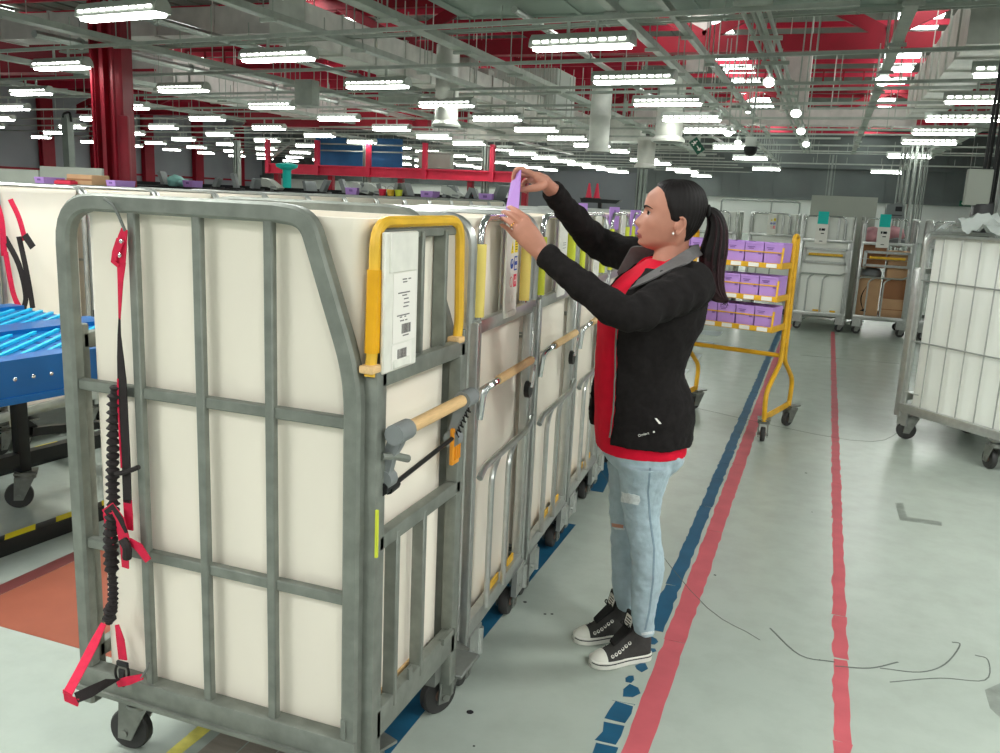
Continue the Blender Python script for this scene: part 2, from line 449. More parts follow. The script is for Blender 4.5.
# slim grey posts standing in the hall
for (u0, v0, Y, w) in ((67, 120, 20, .22), (833, 160, 30, .24), (645, 138, 26, .28), (237, 150, 30, .24), (486, 160, 30, .26), (367, 160, 30, .26), (904, 165, 26, .22), (917, 150, 25, .3), (926, 160, 26.5, .16)):
    p = aty(u0, v0, Y); h = max(p.z, 3.3); m = MB()
    m.box((p.x, Y, h / 2), (w * .25, w, h)); m.box((p.x - w * .4, Y, h / 2), (w * .12, w * .9, h)); m.box((p.x + w * .4, Y, h / 2), (w * .12, w * .9, h)); m.box((p.x, Y, .01), (w * 1.5, w * 1.5, .02))
    struct(m.build('column', 'steel_grey'))
# trimmed end wall of a plant enclosure high up behind the truss
m = MB(); a = aty(470, 72, 26); b = aty(556, 100, 26); m.box(((a.x + b.x) / 2, 27, (a.z + b.z) / 2 - .1), (b.x - a.x, 2, a.z - b.z + .4))
for k in range(14): m.box((a.x + (b.x - a.x) * (k + .5) / 14, 25.98, (a.z + b.z) / 2 - .1), (.05, .04, a.z - b.z + .4))
tag(m.build('plant_enclosure', 'wall_white'), 'white ribbed plant box hung under the roof behind the red truss', 'enclosure')

# ================================================================== CEILING SERVICES
TILT = -.125
def row_y(k, x): return 8.0 + 2.93 * k + TILT * (x + 7.2)
ORD = ['nearest', 'second', 'third', 'fourth', 'fifth', 'sixth', 'seventh', 'eighth', 'ninth', 'tenth', 'eleventh', 'twelfth', 'thirteenth', 'fourteenth', 'fifteenth', 'sixteenth', 'seventeenth']
ZL = 3.32
def make_light():
    t = thing('batten_light', 'x', 'ceiling light')
    b = MB()   # trapezoid housing
    prof = [(-.12, .0), (.12, .0), (.1, .09), (.045, .15), (-.045, .15), (-.1, .09)]
    b.loft([[(x, y, z) for y, z in prof] for x in (-.64, .64)])
    for s in (-1, 1): b.cyl((s * .18, 0, .14), (s * .18, 0, .288), .022, 8)
    b.build('housing', 'lamp_body', t)
    d = MB(); d.loft([[(x, y, z) for y, z in ((-.085, -.003), (.085, -.003), (.07, -.035), (-.07, -.035))] for x in (-.6, .6)]); d.build('diffuser', 'lamp_glow', t)
    for s in (-1, 1):
        l = MB()
        for k in range(10):
            x = -.54 + k * .12; l.box((x, s * .1135, .055), (.08, .012, .022), rot=Euler((s * .22, 0, 0)).to_matrix())
        l.build('louvre', 'slot_glow', t)
    return t
light0 = make_light(); used = False
COLX = [-2.95 - 4.6 * k for k in range(9)]
COLX = [2.1] + COLX
NTH = ['first', 'second', 'third', 'fourth', 'fifth', 'sixth', 'seventh', 'eighth', 'ninth', 'tenth']
rows = {}
for k in range(-1, 17):
    seq = 0
    for ci, x in enumerate(COLX):
        y = row_y(k, x)
        if y > 55 or x < -39: continue
        us = [project((x + s, y, ZL)) for s in (-.7, .7)]
        if us[1][0] < 3 or us[0][0] > 997 or max(us[0][1], us[1][1]) < 4: continue
        if x > 2 and k in (7, 9, 10, 11, 13, 14, 15, 16): continue
        if -6 < x < 0 and k in (6, 8, 10, 11, 13, 14, 15, 16): continue
        if -11 < x < -6 and k in (9, 12, 15): continue
        rows.setdefault(k, []).append(x)
        if used: o = copy_tree(light0)
        else: o = light0; used = True
        o.location = (x, y, ZL); o.rotation_euler = (0, 0, TILT)
        i = len(rows[k])
        o['label'] = 'white slotted batten light, %s from the right on the %s overhead lighting track' % (NTH[i - 1], '@%d' % k)
        o['group'] = 'batten lights along the %s track' % ('@%d' % k)
ks = sorted(rows)
for o in COL.objects:
    for key in ('label', 'group'):
        if key in o and '@' in o[key]:
            s = o[key]
            for k in sorted(ks, reverse=True):
                if '@%d ' % k in s: s = s.replace('@%d ' % k, ORD[ks.index(k)] + ' '); break
            o[key] = s
for k in ks:
    x0 = min(rows[k]) - 3; x1 = max(rows[k]) + 3 if max(rows[k]) < 2 else 6.5
    m = MB(); a = (x0, row_y(k, x0), ZL + .31); b = (x1, row_y(k, x1), ZL + .31)
    m.bar(a, b, .045, .05)
    for s in (-1, 1): m.bar(V(a) + V((0, s * .028, -.02)), V(b) + V((0, s * .028, -.02)), .012, .012)
    x = math.ceil(x0)
    while x < x1:
        m.cyl((x, row_y(k, x), ZL + .3), (x, row_y(k, x), 4.6 if k > 1 else 4.1), .009, 5); x += 3.1
    o = m.build('lighting_track', 'tray_grey')
    tag(o, 'long grey overhead lighting track, %s one from the front' % ORD[ks.index(k)], 'lighting track', 'overhead lighting tracks')

# plain service channels between the lighting tracks
for k in range(1, 15, 2):
    y_ = 9.45 + 2.93 * k; x0, x1 = (-12 - 1.9 * k, 6.5)
    yy = lambda x: y_ + TILT * (x + 7.2)
    m = MB(); z_ = 3.72 + .14 * (k % 3); m.bar((x0, yy(x0), z_), (x1, yy(x1), z_), .035, .04); m.bar((x0, yy(x0) + .16, z_), (x1, yy(x1) + .16, z_), .025, .03)
    x = x0
    while x < x1: m.box((x, yy(x) + .08, z_), (.04, .22, .03)); m.cyl((x, yy(x), z_), (x, yy(x), z_ + .3), .01, 5); x += 1.55
    tag(m.build('service_channel', 'tray_grey'), 'thin grey service channel hung between two lighting tracks, %s one from the front' % ORD[k // 2], 'service channel', 'service channels between the lighting tracks')
# cable trays along the hall
def tray(x, y0, y1, z, w, lab, kind=0):
    m = MB()
    if kind == 0:
        m.box((x, (y0 + y1) / 2, z), (w, y1 - y0, .015))
        for s in (-1, 1): m.box((x + s * w / 2, (y0 + y1) / 2, z + .04), (.012, y1 - y0, .09))
        y = y0
        while y < y1: m.box((x, y, z - .03), (w + .1, .05, .045)); m.cyl((x - w / 2, y, z), (x - w / 2, y, z + .8), .01, 5); m.cyl((x + w / 2, y, z), (x + w / 2, y, z + .8), .01, 5); y += 2.4
    else:
        for i in range(kind): m.cyl((x + (i - kind / 2) * .085, y0, z + .05 * (i % 2)), (x + (i - kind / 2) * .085, y1, z + .05 * (i % 2)), .028, 7)
        y = y0
        while y < y1: m.box((x, y, z - .06), (kind * .1, .06, .05)); m.cyl((x - kind * .045, y, z), (x - kind * .045, y, z + .8), .012, 5); y += 2.
    tag(m.build('cable_tray' if kind == 0 else 'conduit_run', 'tray_grey'), lab, 'cable tray' if kind == 0 else 'conduit')
tray(-11.1, 7, 30, 3.7, .24, 'grey cable tray running over the cages at far left')
tray(-7.3, 8, 34, 3.75, .15, 'grey cable tray passing beside the square duct end')
tray(-5.5, 8, 40, 3.7, .2, 'stepped grey cable tray running under the red truss toward the far wall')
tray(-2.6, 8, 46, 3.7, .1, 'narrow pale cable tray running diagonally above the woman')
tray(-2.12, 8, 30, 3.85, .07, 'thin pale rail beside the narrow cable tray above the woman')
tray(-1.0, 8, 36, 3.72, .4, 'bundle of grey conduits running along the hall above the yellow trolley', 4)
tray(.57, 8, 36, 3.72, .12, 'pale cable tray running to the bright spot lamp by the skylights')
tray(3.08, 12, 46, 3.66, .42, 'wide grey cable tray crossing the lights at the right')
tray(-15.5, 8, 44, 3.75, .2, 'grey cable tray left of the big red column')
tray(-20, 10, 50, 3.8, .3, 'grey cable tray farther left beyond the big red column')
# thin pipes along the hall
def pipe(x, y0, y1, z, r, lab):
    m = MB(); m.cyl((x, y0, z), (x, y1, z), r, 8); y = y0 + 1
    while y < y1: m.lathe([(r * 1.5, -.03), (r * 1.5, .03)], (x, y, z), (0, 1, 0), 8); m.cyl((x, y, z), (x, y, z + .7), .01, 5); y += 3
    tag(m.build('overhead_pipe', 'zinc'), lab, 'pipe')
pipe(-9.7, 10, 46, 3.9, .06, 'thin grey overhead pipe left of the square duct end')
pipe(-6.4, 12, 46, 4.05, .05, 'thin grey overhead pipe right of the square duct end')
pipe(-4.4, 12, 40, 4.1, .05, 'thin grey overhead pipe left of the narrow cable tray')
pipe(-13.2, 12, 46, 3.95, .07, 'thin grey overhead pipe left of the red column head')
# ducts
def rect_duct(name, c0, c1, w, h, mt, lab, axis='Y', seam=1.2):
    m = MB(); a, b = V(c0), V(c1); d = b - a
    m.bar(a, b, w, h)
    n = max(1, int(d.length / seam))
    for k in range(n + 1): p = a + d * (k / n); m.bar(p - d.normalized() * .02, p + d.normalized() * .02, w + .06, h + .06)
    for k in range(0, n + 1, 2):
        p = a + d * (k / n)
        s_ = V((1, 0, 0)) if axis == 'Y' else V((0, 1, 0))
        for s in (-1, 1): q = p + s_ * (s * (w / 2 + .03)); m.cyl(q, (q.x, q.y, 5.6), .012, 5)
    return tag(m.build(name, mt), lab, 'duct')
rect_duct('air_duct', (-8.75, 13.0, 4.22), (-8.75, 34, 4.22), .62, .64, 'duct', 'square silver air duct with its dented end above the front cage')
rect_duct('air_duct', (-15.5, 13.6, 4.35), (-9.2, 13.6, 4.35), .6, .46, 'duct_foil', 'pinkish foil air duct crossing to the left of the square duct end', 'X')
rect_duct('air_duct', (-16.6, 18.4, 4.3), (-16.6, 40, 4.3), 1.7, .82, 'duct_foil', 'foil wrapped air duct just right of the big red column head')
rect_duct('air_duct', (1.95, 14.5, 4.42), (1.95, 25.3, 4.42), .75, .85, 'duct', 'large silver air duct sloping into the picture at upper right')
rect_duct('air_duct', (-5.5, 25.6, 4.0), (1.8, 25.6, 4.0), .6, .42, 'duct_foil', 'crumpled silver air duct crossing below the bright red purlins', 'X', .5)
m = MB(); m.box((-.3, 9.9, 4.45), (10.6, 6., .5))
for k in range(7): m.box((-5.4 + k * 1.7, 9.9, 4.19), (.06, 6., .03))
m.box((-.3, 12.9, 4.45), (10.6, .06, .56))
for x in (-5, -3, 1, 4.6): m.cyl((x, 12.7, 4.6), (x, 12.7, 6.38), .02, 6)
tag(m.build('air_plenum', 'soffit'), 'broad grey-green duct underside along the top of the picture', 'duct')
rect_duct('air_duct', (-12.4, 30, 3.95), (-6.2, 30, 3.95), .8, .8, 'duct', 'wide pale duct crossing far behind the front cage above the red gantry', 'X')
def drop(u0, v0, u1, Y, htop, r, lab):
    p = aty(u0, v0, Y); m = MB()
    m.lathe([(r * 1.25, 0), (r * 1.25, .05), (r, .12), (r, .7), (r * 1.06, .72), (r * 1.06, .78), (r, .8), (r, htop)], (p.x, Y, p.z), seg=20)
    m.mi = 1; m.lathe([(r * 1.1, -.012), (r * 1.1, 0)], (p.x, Y, p.z), seg=20)
    o = tag(m.build('extract_duct', ['duct', 'galv_dark']), lab, 'duct')
    return o
drop(446, 127, 0, 17, 1.6, .24, 'round vertical duct hanging above the raised purple card')
drop(598, 152, 0, 19, 1.5, .22, 'round vertical duct hanging in front of the grey lattice left of the exit sign')
drop(668, 142, 0, 20, 1.4, .3, 'round funnel duct hanging above the woman')
drop(645, 168, 0, 24, .5, .24, 'short round duct box low over the woman near the grey post')
# boxes hung among the services
def hung_box(u, v, Y, d, lab, mt='galv_dark'):
    p = aty(u, v, Y); m = MB(); m.box((p.x, Y, p.z), d, bev=.02)
    for s in (-1, 1): m.cyl((p.x + s * d[0] * .4, Y, p.z), (p.x + s * d[0] * .4, Y, 6.38), .012, 5)
    m.box((p.x, Y - d[1] / 2, p.z), (d[0] * .8, .02, d[2] * .7)); tag(m.build('service_box', mt), lab, 'box')
hung_box(307, 93, 16, (.42, .3, .5), 'grey service box hanging above the front cage', 'tray_grey')
hung_box(400, 92, 20, (1.0, .4, .55), 'dark grey service box beside the end of the slotted light', 'tray_grey')
hung_box(462, 75, 22, (.75, .5, 1.0), 'silver upright duct box left of the white plant box', 'duct')
hung_box(485, 83, 21.6, (.34, .4, .62), 'pale rounded duct box hanging left of the white plant box', 'duct')
hung_box(700, 30, 22.5, (.5, .3, 1.9), 'ridged pale duct box dropping through the red truss near the conduits', 'duct_foil')
hung_box(797, 78, 23, (.62, .4, 1.6), 'tall foil duct riser among the bright red purlins', 'duct_foil')
# lattice of dark steel at far ceiling centre
for (u0, u1, v, Y) in ((560, 690, 118, 34), (555, 700, 128, 38), (548, 700, 137, 44)):
    a, b = aty(u0, v, Y), aty(u1, v, Y); m = MB()
    for dz in (.35, -.35): m.bar((a.x, Y, a.z + dz), (b.x, Y, a.z + dz), .1, .1)
    n = 16
    for k in range(n + 1): x = a.x + (b.x - a.x) * k / n; m.bar((x, Y, a.z - .35), (x, Y, a.z + .35), .07, .07)
    for k in (0, n // 2, n): x = a.x + (b.x - a.x) * k / n; m.cyl((x, Y, a.z), (x, Y, 6.38), .03, 6)
    tag(m.build('steel_lattice', 'tray_grey'), 'grey steel lattice frame high behind the woman, %s tier' % {118: 'top', 128: 'middle', 137: 'lowest'}[v], 'frame')
for (x, y, z, l) in ((-6.2, 24, 5.3, 5.), (-1.2, 29, 5.2, 4.5), (-17, 24, 5.2, 6), (-26, 30, 5.2, 8), (-12.5, 44, 5.0, 10)):
    m = MB(); m.bar((x - l / 2, y, z), (x + l / 2, y, z), .1, .12)
    for k in range(9): m.bar((x - l / 2 + l * k / 8, y, z), (x - l / 2 + l * k / 8, y, z + .5), .05, .05)
    m.bar((x - l / 2, y, z + .5), (x + l / 2, y, z + .5), .08, .08)
    struct(m.build('roof_bracing', 'red_steel'))
# high-bay spot lamps
def spot(u, v, Y, k, lab, rx=.4, rz=0.):
    p = aty(u, v, Y); t = thing('spot_lamp', lab, 'ceiling lamp', p, rz, 'bright spot lamps over the aisle')
    R = Euler((rx, 0, 0)).to_matrix()
    h = MB(); h.lathe([(.05 * k, .3 * k), (.1 * k, .27 * k), (.12 * k, .1 * k), (.17 * k, -.02 * k), (.155 * k, -.01 * k)], (0, 0, 0), R @ V((0, 0, 1)), 14); h.build('housing', 'lamp_body', t)
    g = MB(); g.lathe([(.15 * k, -.012 * k), (.13 * k, -.06 * k), (.01, -.08 * k)], (0, 0, 0), R @ V((0, 0, 1)), 14); g.build('lens', 'spot_glow', t)
    s = MB(); q = R @ V((0, 0, .28 * k)); s.cyl(q, (q.x, q.y, 6.38 - p.z), .012, 6); s.build('stem', 'tray_grey', t)
spot(796, 113, 16, 0.54, 'bright spot lamp on the conduits below the foil riser, upper of three', -.7)
spot(801, 131, 18, 0.50, 'bright spot lamp on the conduits below the foil riser, middle of three', -.7)
spot(806, 144, 20, 0.45, 'bright spot lamp on the conduits below the foil riser, lowest of three', -.7)
spot(728, 133, 18, 0.50, 'bright spot lamp just right of the green exit sign', -.5)
spot(738, 142, 20, 0.45, 'bright spot lamp close beside the white camera box', -.5)
spot(712, 117, 20, 0.40, 'bright spot lamp directly over the green exit sign', -.4)
spot(748, 112, 22, 0.34, 'bright spot lamp under the crumpled silver duct', -.3)
spot(769, 82, 16, 0.59, 'bright spot lamp beside the conduit bundle, left of the foil riser', -.9)
spot(883, 80, 16, 0.74, 'brightest spot lamp among the right-hand skylights', -.5)
# hanging exit sign, camera, wall exit sign
p = aty(697, 146, 12)
t = thing('exit_sign', 'dark green exit sign hanging askew above the ponytail', 'exit sign', p, .15)
R = Euler((0, math.radians(52), 0)).to_matrix()
m = MB(); m.box((0, 0, 0), (.2, .03, .12), rot=R, bev=.004); m.build('sign_panel', 'green_sign', t)
m = MB()
for a, b, w in (((-.06, .028), (-.045, .028), .018), ((-.055, .015), (-.05, -.012), .02), ((-.05, -.012), (-.07, -.04), .012), ((-.05, -.012), (-.03, -.035), .012), ((-.055, .008), (-.03, .0), .01), ((-.055, .008), (-.078, -.004), .01), ((.0, .0), (.07, .0), .014), ((.07, .0), (.045, .022), .012), ((.07, .0), (.045, -.022), .012)):
    m.bar(R @ V((a[0], -.017, a[1])), R @ V((b[0], -.017, b[1])), w, .003, up=(0, 1, 0))
m.build('pictogram', 'paper', t)
m = MB(); m.cyl((0, 0, .08), (0, 0, 6.38 - p.z), .006, 5); m.build('chain', 'tray_grey', t)
p = aty(965, 203.5, 40); t = thing('exit_sign', 'small green exit sign with white arrow hanging at the far right', 'exit sign', p)
m = MB(); m.box((0, 0, 0), (.42, .05, .22)); m.build('sign_panel', 'green_sign', t)
m = MB(); m.bar((-.1, -.03, 0), (.12, -.03, 0), .04, .01, up=(0, 1, 0)); m.bar((-.12, -.03, 0), (-.02, -.03, .07), .04, .01, up=(0, 1, 0)); m.bar((-.12, -.03, 0), (-.02, -.03, -.07), .04, .01, up=(0, 1, 0)); m.build('pictogram', 'paper', t)
m = MB(); m.cyl((0, 0, .1), (0, 0, 6.38 - p.z), .01, 5); m.build('chain', 'tray_grey', t)
p = aty(751, 142, 14); t = thing('ceiling_camera', 'white box camera with a black dome hanging right of the exit sign', 'camera', p)
m = MB(); m.box((0, 0, 0), (.16, .16, .14), bev=.012); m.build('camera_box', 'wall_white', t)
m = MB(); m.lathe([(.1, -.07), (.1, -.12), (.085, -.17), (.05, -.2), (.001, -.21)], seg=16); m.build('dome', 'black_plastic', t)
m = MB(); m.cyl((0, 0, .07), (0, 0, 6.38 - p.z), .012, 6); m.build('stem', 'tray_grey', t)

# the service column at the right edge
t = thing('service_post', 'grey steel post with black cables and a beige box at the right edge', 'post', (.9, 8.6, 0))
pb = [aty(u, v, 8.6) for u, v in ((978, 225), (992, 100))]
xx = pb[0].x + .13 - .9
m = MB(); m.box((xx, 0, 3.2), (.05, .3, 6.4)); m.box((xx + .2, 0, 3.2), (.3, .05, 6.4)); m.box((xx + .36, 0, 3.2), (.05, .3, 6.4)); m.build('post', 'steel_grey', t)
m = MB()
for k in range(4): m.tube(spline([(xx - .06 - .035 * k, -.1 - .05 * (k % 2), z) for z in (.4, 1.2, 1.9 + .1 * k, 2.6, 3.4)], 4), .014, 7)
m.build('cable', 'black_rubber', t)
q = aty(975, 188, 8.6); m = MB(); m.box((q.x - .9, -.16, q.z), (.19, .12, .3), bev=.01); m.build('junction_box', 'board_grey', t)
q = aty(976, 216, 8.6); m = MB(); m.box((q.x - .9 + .02, -.14, q.z - .03), (.16, .16, .3), bev=.02); m.build('cable_cover', 'black_plastic', t)

# ------------------------------------------------------------------ lights of the hall nearer than the picture shows
def lamp(x, y, e, sx=1.35, sy=.3):
    l = bpy.data.lights.new('hall_light', 'AREA'); l.shape = 'RECTANGLE'; l.size = sx; l.size_y = sy; l.energy = e; l.color = (.97, 1, .97)
    o = bpy.data.objects.new('hall_light', l); COL.objects.link(o); o.location = (x, y, ZL - .055); o.rotation_euler = (0, 0, TILT)
for ci, x in enumerate((-12.15, -7.55, -2.95, 2.1, 6.7)):
    for k in range(-1, -5, -1):
        y = row_y(k, x); lamp(x, y, 70)
        o = copy_tree(light0); o.location = (x, y, ZL); o.rotation_euler = (0, 0, TILT)
        tag(o, 'white batten light over the near end of the hall, outside the picture', 'ceiling light', 'batten lights over the near end of the hall')
w = bpy.data.worlds.new('world'); SC.world = w; w.use_nodes = True
w.node_tree.nodes['Background'].inputs[0].default_value = (.93, 1, .97, 1); w.node_tree.nodes['Background'].inputs[1].default_value = .35
SC.view_settings.view_transform = 'Standard'; SC.view_settings.look = 'None'; SC.view_settings.gamma = 1; SC.view_settings.use_curve_mapping = False
SC.view_settings.exposure = 0.
# ================================================================== ROLL CAGES
def rr_ring(x0, x1, y0, y1, z, r=.03, n=4):
    out = []
    for cx_, cy_, a0 in ((x1 - r, y1 - r, 0), (x0 + r, y1 - r, 90), (x0 + r, y0 + r, 180), (x1 - r, y0 + r, 270)):
        for k in range(n + 1):
            a = math.radians(a0 + 90 * k / n); out.append((cx_ + r * math.cos(a), cy_ + r * math.sin(a), z))
    return out
def sleeve(parent, x0, x1, y0, y1, zb, zt, mt='sleeve', dip=True):
    """moulded white plastic liner: open tub with rounded corners, a rolled lip and finger recesses"""
    m = MB(); t = .012
    R = [rr_ring(x0 + .004, x1 - .004, y0 + .004, y1 - .004, zb)] + [rr_ring(x0, x1, y0, y1, zb + (zt - zb) * k / 8) for k in range(0, 8)]
    R += [rr_ring(x0, x1, y0, y1, zt - .03), rr_ring(x0 - .004, x1 + .004, y0 - .004, y1 + .004, zt - .022), rr_ring(x0 - .004, x1 + .004, y0 - .004, y1 + .004, zt)]
    R += [rr_ring(x0 + t, x1 - t, y0 + t, y1 - t, zt), rr_ring(x0 + t, x1 - t, y0 + t, y1 - t, zb + .02)]
    m.loft(R)
    o = m.build('plastic_liner', mt, parent)
    return o
def caster(parent, loc, rz, r=.058, top=.2, brake=False, wide=.03, fork='fork'):
    """swivel caster: plate, bent fork, tyre, hub. loc = wheel contact; rz = rolling direction; trails behind the swivel"""
    x, y = loc
    f = MB(); tr = .035
    Rm = Matrix.Rotation(rz, 3, 'Z')
    P_ = lambda a, b, c: V((x, y, 0)) + Rm @ V((a, b, c))
    f.cyl(P_(tr, 0, 2 * r + .028), P_(tr, 0, 2 * r + .045), .036, 14); f.cyl(P_(tr, 0, 2 * r + .02), P_(tr, 0, 2 * r + .03), .042, 14)
    f.box(P_(tr, 0, max(top - .004, 2 * r + .05)), (.1, .085, .008), rz=rz)
    f.cyl(P_(tr, 0, 2 * r + .03), P_(tr, 0, top), .02, 10)
    for s in (-1, 1):
        w = wide / 2 + .012
        poly = [P_(tr + .036, s * w, 2 * r + .026), P_(tr - .05, s * w, 2 * r + .026), P_(-.022, s * w, r - .018), P_(.018, s * w, r - .02)]
        f.prism(poly, Rm @ V((0, s * .005, 0)))
    f.prism([P_(tr + .036, -wide / 2 - .017, 2 * r + .026), P_(tr - .05, -wide / 2 - .017, 2 * r + .026), P_(tr - .05, wide / 2 + .017, 2 * r + .026), P_(tr + .036, wide / 2 + .017, 2 * r + .026)], (0, 0, .006))
    f.cyl(P_(0, -wide / 2 - .022, r), P_(0, wide / 2 + .022, r), .01, 8)
    if brake: f.prism([P_(-.06, -.03, 2 * r + .02), P_(-.11, -.03, 2 * r - .02), P_(-.11, .03, 2 * r - .02), P_(-.06, .03, 2 * r + .02)], (0, 0, .008))
    c = f.build('caster', fork, parent)
    ax = Rm @ V((0, 1, 0)); w = MB()
    w.lathe([(r * .55, -wide / 2), (r * .93, -wide / 2), (r, -wide / 3), (r, wide / 3), (r * .93, wide / 2), (r * .55, wide / 2)], P_(0, 0, r), ax, 24)
    wo = w.build('wheel', 'wheel_rubber', c)
    h = MB(); h.lathe([(.012, -wide / 2 - .004), (r * .3, -wide / 2 - .004), (r * .34, -wide / 2), (r * .6, -wide / 2 + .002), (r * .6, wide / 2 - .002), (r * .34, wide / 2), (r * .3, wide / 2 + .004), (.012, wide / 2 + .004)], P_(0, 0, r), ax, 18)
    h.build('wheel_hub', 'hub', c)
    return c

# ---------------- the big front cage: square galvanised tube (origin: foot of its right front post)
OX, OY = -.885, 1.589
def W(x, y, z): return V((x - OX, y - OY, z))       # world -> this cage
C1 = thing('roll_cage', 'large galvanised roll cage in the foreground with white liner and hanging red strap', 'roll cage', (OX, OY, 0), 0, 'roll cages in the row beside the woman')
xl, d = -.802, .50
def square_side(y, full=True):
    m = MB(); pr = rrect(.042, .036, .18)
    path = fillet([(xl, y, .2), (xl, y, 1.497), (-.205, y, 1.497)], .1, 7)[:-1] + fillet([(-.215, y, 1.497), (-.135, y, 1.49), (-.02, y, 1.16), (-.02, y, 1.0)], .1, 6) + [V((-.02, y, .2))]
    m.sweep(path, pr, up=(0, 1, 0), fixed=True)
    for x in (-.595, -.416, -.229): m.bar((x, y - .004, .3), (x, y - .004, 1.48), .023, .02, up=(0, 1, 0), bev=.003)
    for z in (1.058, .6465): m.bar((xl, y + .004, z), (-.02, y + .004, z), .022, .027, up=(0, 0, 1), bev=.003)
    m.bar((xl - .02, y, .275), (0, y, .275), .045, .06, bev=.004)
    m.bar((xl - .02, y - .006, .245), (0, y - .006, .245), .05, .012)
    if full:
        for z in (1.31, 1.02, .99): m.box((xl - .019, y - .002, z), (.006, .012, .03), bev=.002)
        m.box((-.03, y - .02, .335), (.012, .006, .05))
    return m
square_side(0).build('side_frame', 'galv', C1)
square_side(d, False).build('side_frame', 'galv', C1)
e = MB()
for y in (.03, d - .015): e.bar((.012, y, .19), (.012, y, 1.175), .034, .045, up=(0, 1, 0), bev=.004)
e.bar((-.004, d + .03, .12), (-.004, d + .03, 1.2), .02, .03, bev=.003)
for z, h in ((1.158, .042), (.778, .036), (.325, .075)): e.bar((.014, .03, z), (.014, d - .01, z), .03, h, bev=.004)
for u, v in ((391, 640), (418, 600)):
    q = W(*atx(u, v, -.87)); e.bar((.014, q.y, .33), (.014, q.y, .78), .018, .034, up=(1, 0, 0), bev=.003)
for u in (422, 445):
    q = W(*atx(u, 300, -.87)); e.bar((.0, q.y, 1.16), (.0, q.y, 1.465), .014, .036, up=(1, 0, 0), bev=.003)
q = W(*atx(392, 300, -.87)); e.bar((-.006, q.y - .012, 1.16), (-.006, q.y - .012, 1.465), .014, .036, up=(1, 0, 0), bev=.003)
e.bar((.0, .05, 1.462), (.0, d - .05, 1.462), .02, .022, bev=.003)
e.box((.03, d - .07, .36), (.012, .07, .018)); e.box((.03, .2, .375), (.006, .02, .03))
e.build('end_frame', 'galv', C1)
h = MB(); pth = fillet([(.012, .004, 1.165), (.012, .014, 1.22), (.012, .022, 1.488), (.012, d - .035, 1.488), (.012, d - .02, 1.22), (.012, d - .035, 1.165)], .055, 6)
h.sweep(pth, rrect(.024, .022, .3), up=(1, 0, 0), fixed=True)
hoop = h.build('safety_hoop', 'yellow_tape', C1)
h = MB(); h.sweep([(.012, .0125, 1.215), (.012, .0195, 1.39)], rrect(.029, .026, .2), up=(1, 0, 0), fixed=True); h.build('tape_wrap', mat('deep_yellow_tape', (226, 164, 8), .4, 0, .06, 16), hoop)
for y in (.006, d - .036): h = MB(); h.box((.012, y, 1.182), (.036, .04, .018), bev=.005); h.build('hoop_foot', 'wood', hoop)
e = MB()
for y in (.03, d - .02): e.bar((xl - .01, y, .19), (xl - .01, y, 1.2), .03, .04, up=(0, 1, 0), bev=.004)
for z in (1.158, .325): e.bar((xl - .01, .03, z), (xl - .01, d - .02, z), .03, .04, bev=.004)
e.build('end_frame', 'galv', C1)
b = MB(); b.box(((xl) / 2, d / 2, .262), (abs(xl) - .03, d - .03, .012)); b.bar((xl, .06, .225), (0, .06, .225), .05, .05); b.bar((xl, d - .05, .225), (0, d - .05, .225), .05, .05)
b.bar((.0, d + .0, .2), (.0, d + .14, .2), .1, .012, bev=.003)
b.build('base', 'galv_dark', C1)
sleeve(C1, -.772, -.02, .026, d - .022, .27, 1.493)
s_ = MB(); s_.box((-.018, .14, .335), (.006, .1, .035)); s_.box((-.018, .26, .335), (.006, .09, .035)); s_.build('batten_strip', 'wood', C1)
caster(C1, (-.775, .105), math.radians(8), .06)
caster(C1, (-.055, .105), math.radians(70), .06)
caster(C1, (-.07, d + .11), math.radians(63), .062)
caster(C1, (-.745, d - .06), math.radians(20), .06)
# label holder with two bar-coded papers, screwed to the hoop bars
q0, q1 = W(*atx(381, 300, -.86)), W(*atx(413, 300, -.86))
yc, wd = (q0.y + q1.y) / 2, abs(q1.y - q0.y) + .006
l = MB(); l.box((.03, yc, 1.318), (.01, wd, .30), bev=.003); l.box((.036, yc + .004, 1.425), (.006, wd * .82, .085), bev=.002); l.box((.034, yc, 1.183), (.012, wd * .5, .02), bev=.003)
lab = l.build('label_holder', 'rubber_white', C1)
tag(lab, 'white label holder with two printed bar code papers')
l = MB(); l.box((.0358, yc + .012, 1.305), (.001, wd * .68, .15)); l.box((.0358, yc + .004, 1.2), (.001, wd * .6, .052)); l.build('paper_label', 'paper', lab)
l = MB(); rr = random.Random(5)
def barcode(y0, y1, z0, z1):
    y = y0
    while y < y1:
        w_ = rr.choice((.0014, .0022, .0034)); l.box((.0366, y + w_ / 2, (z0 + z1) / 2), (.0006, w_, z1 - z0)); y += w_ + rr.choice((.0014, .002))
barcode(yc - .0, yc + .042, 1.247, 1.268); barcode(yc - .018, yc + .026, 1.192, 1.214)
for z, a, b_ in ((1.366, .0, .02), (1.366, .028, .04), (1.36, .002, .022), (1.337, -.02, .036), (1.331, .0, .022), (1.323, .008, .03), (1.314, .008, .034), (1.306, .006, .03), (1.288, -.024, .036), (1.284, -.01, 0), (1.284, .012, .02), (1.276, -.008, .01), (1.276, .016, .026), (1.242, .006, .034), (1.186, -.014, .02)):
    l.box((.0366, yc + (a + b_) / 2, z), (.0006, b_ - a, .0026))
l.build('print', 'ink', lab)
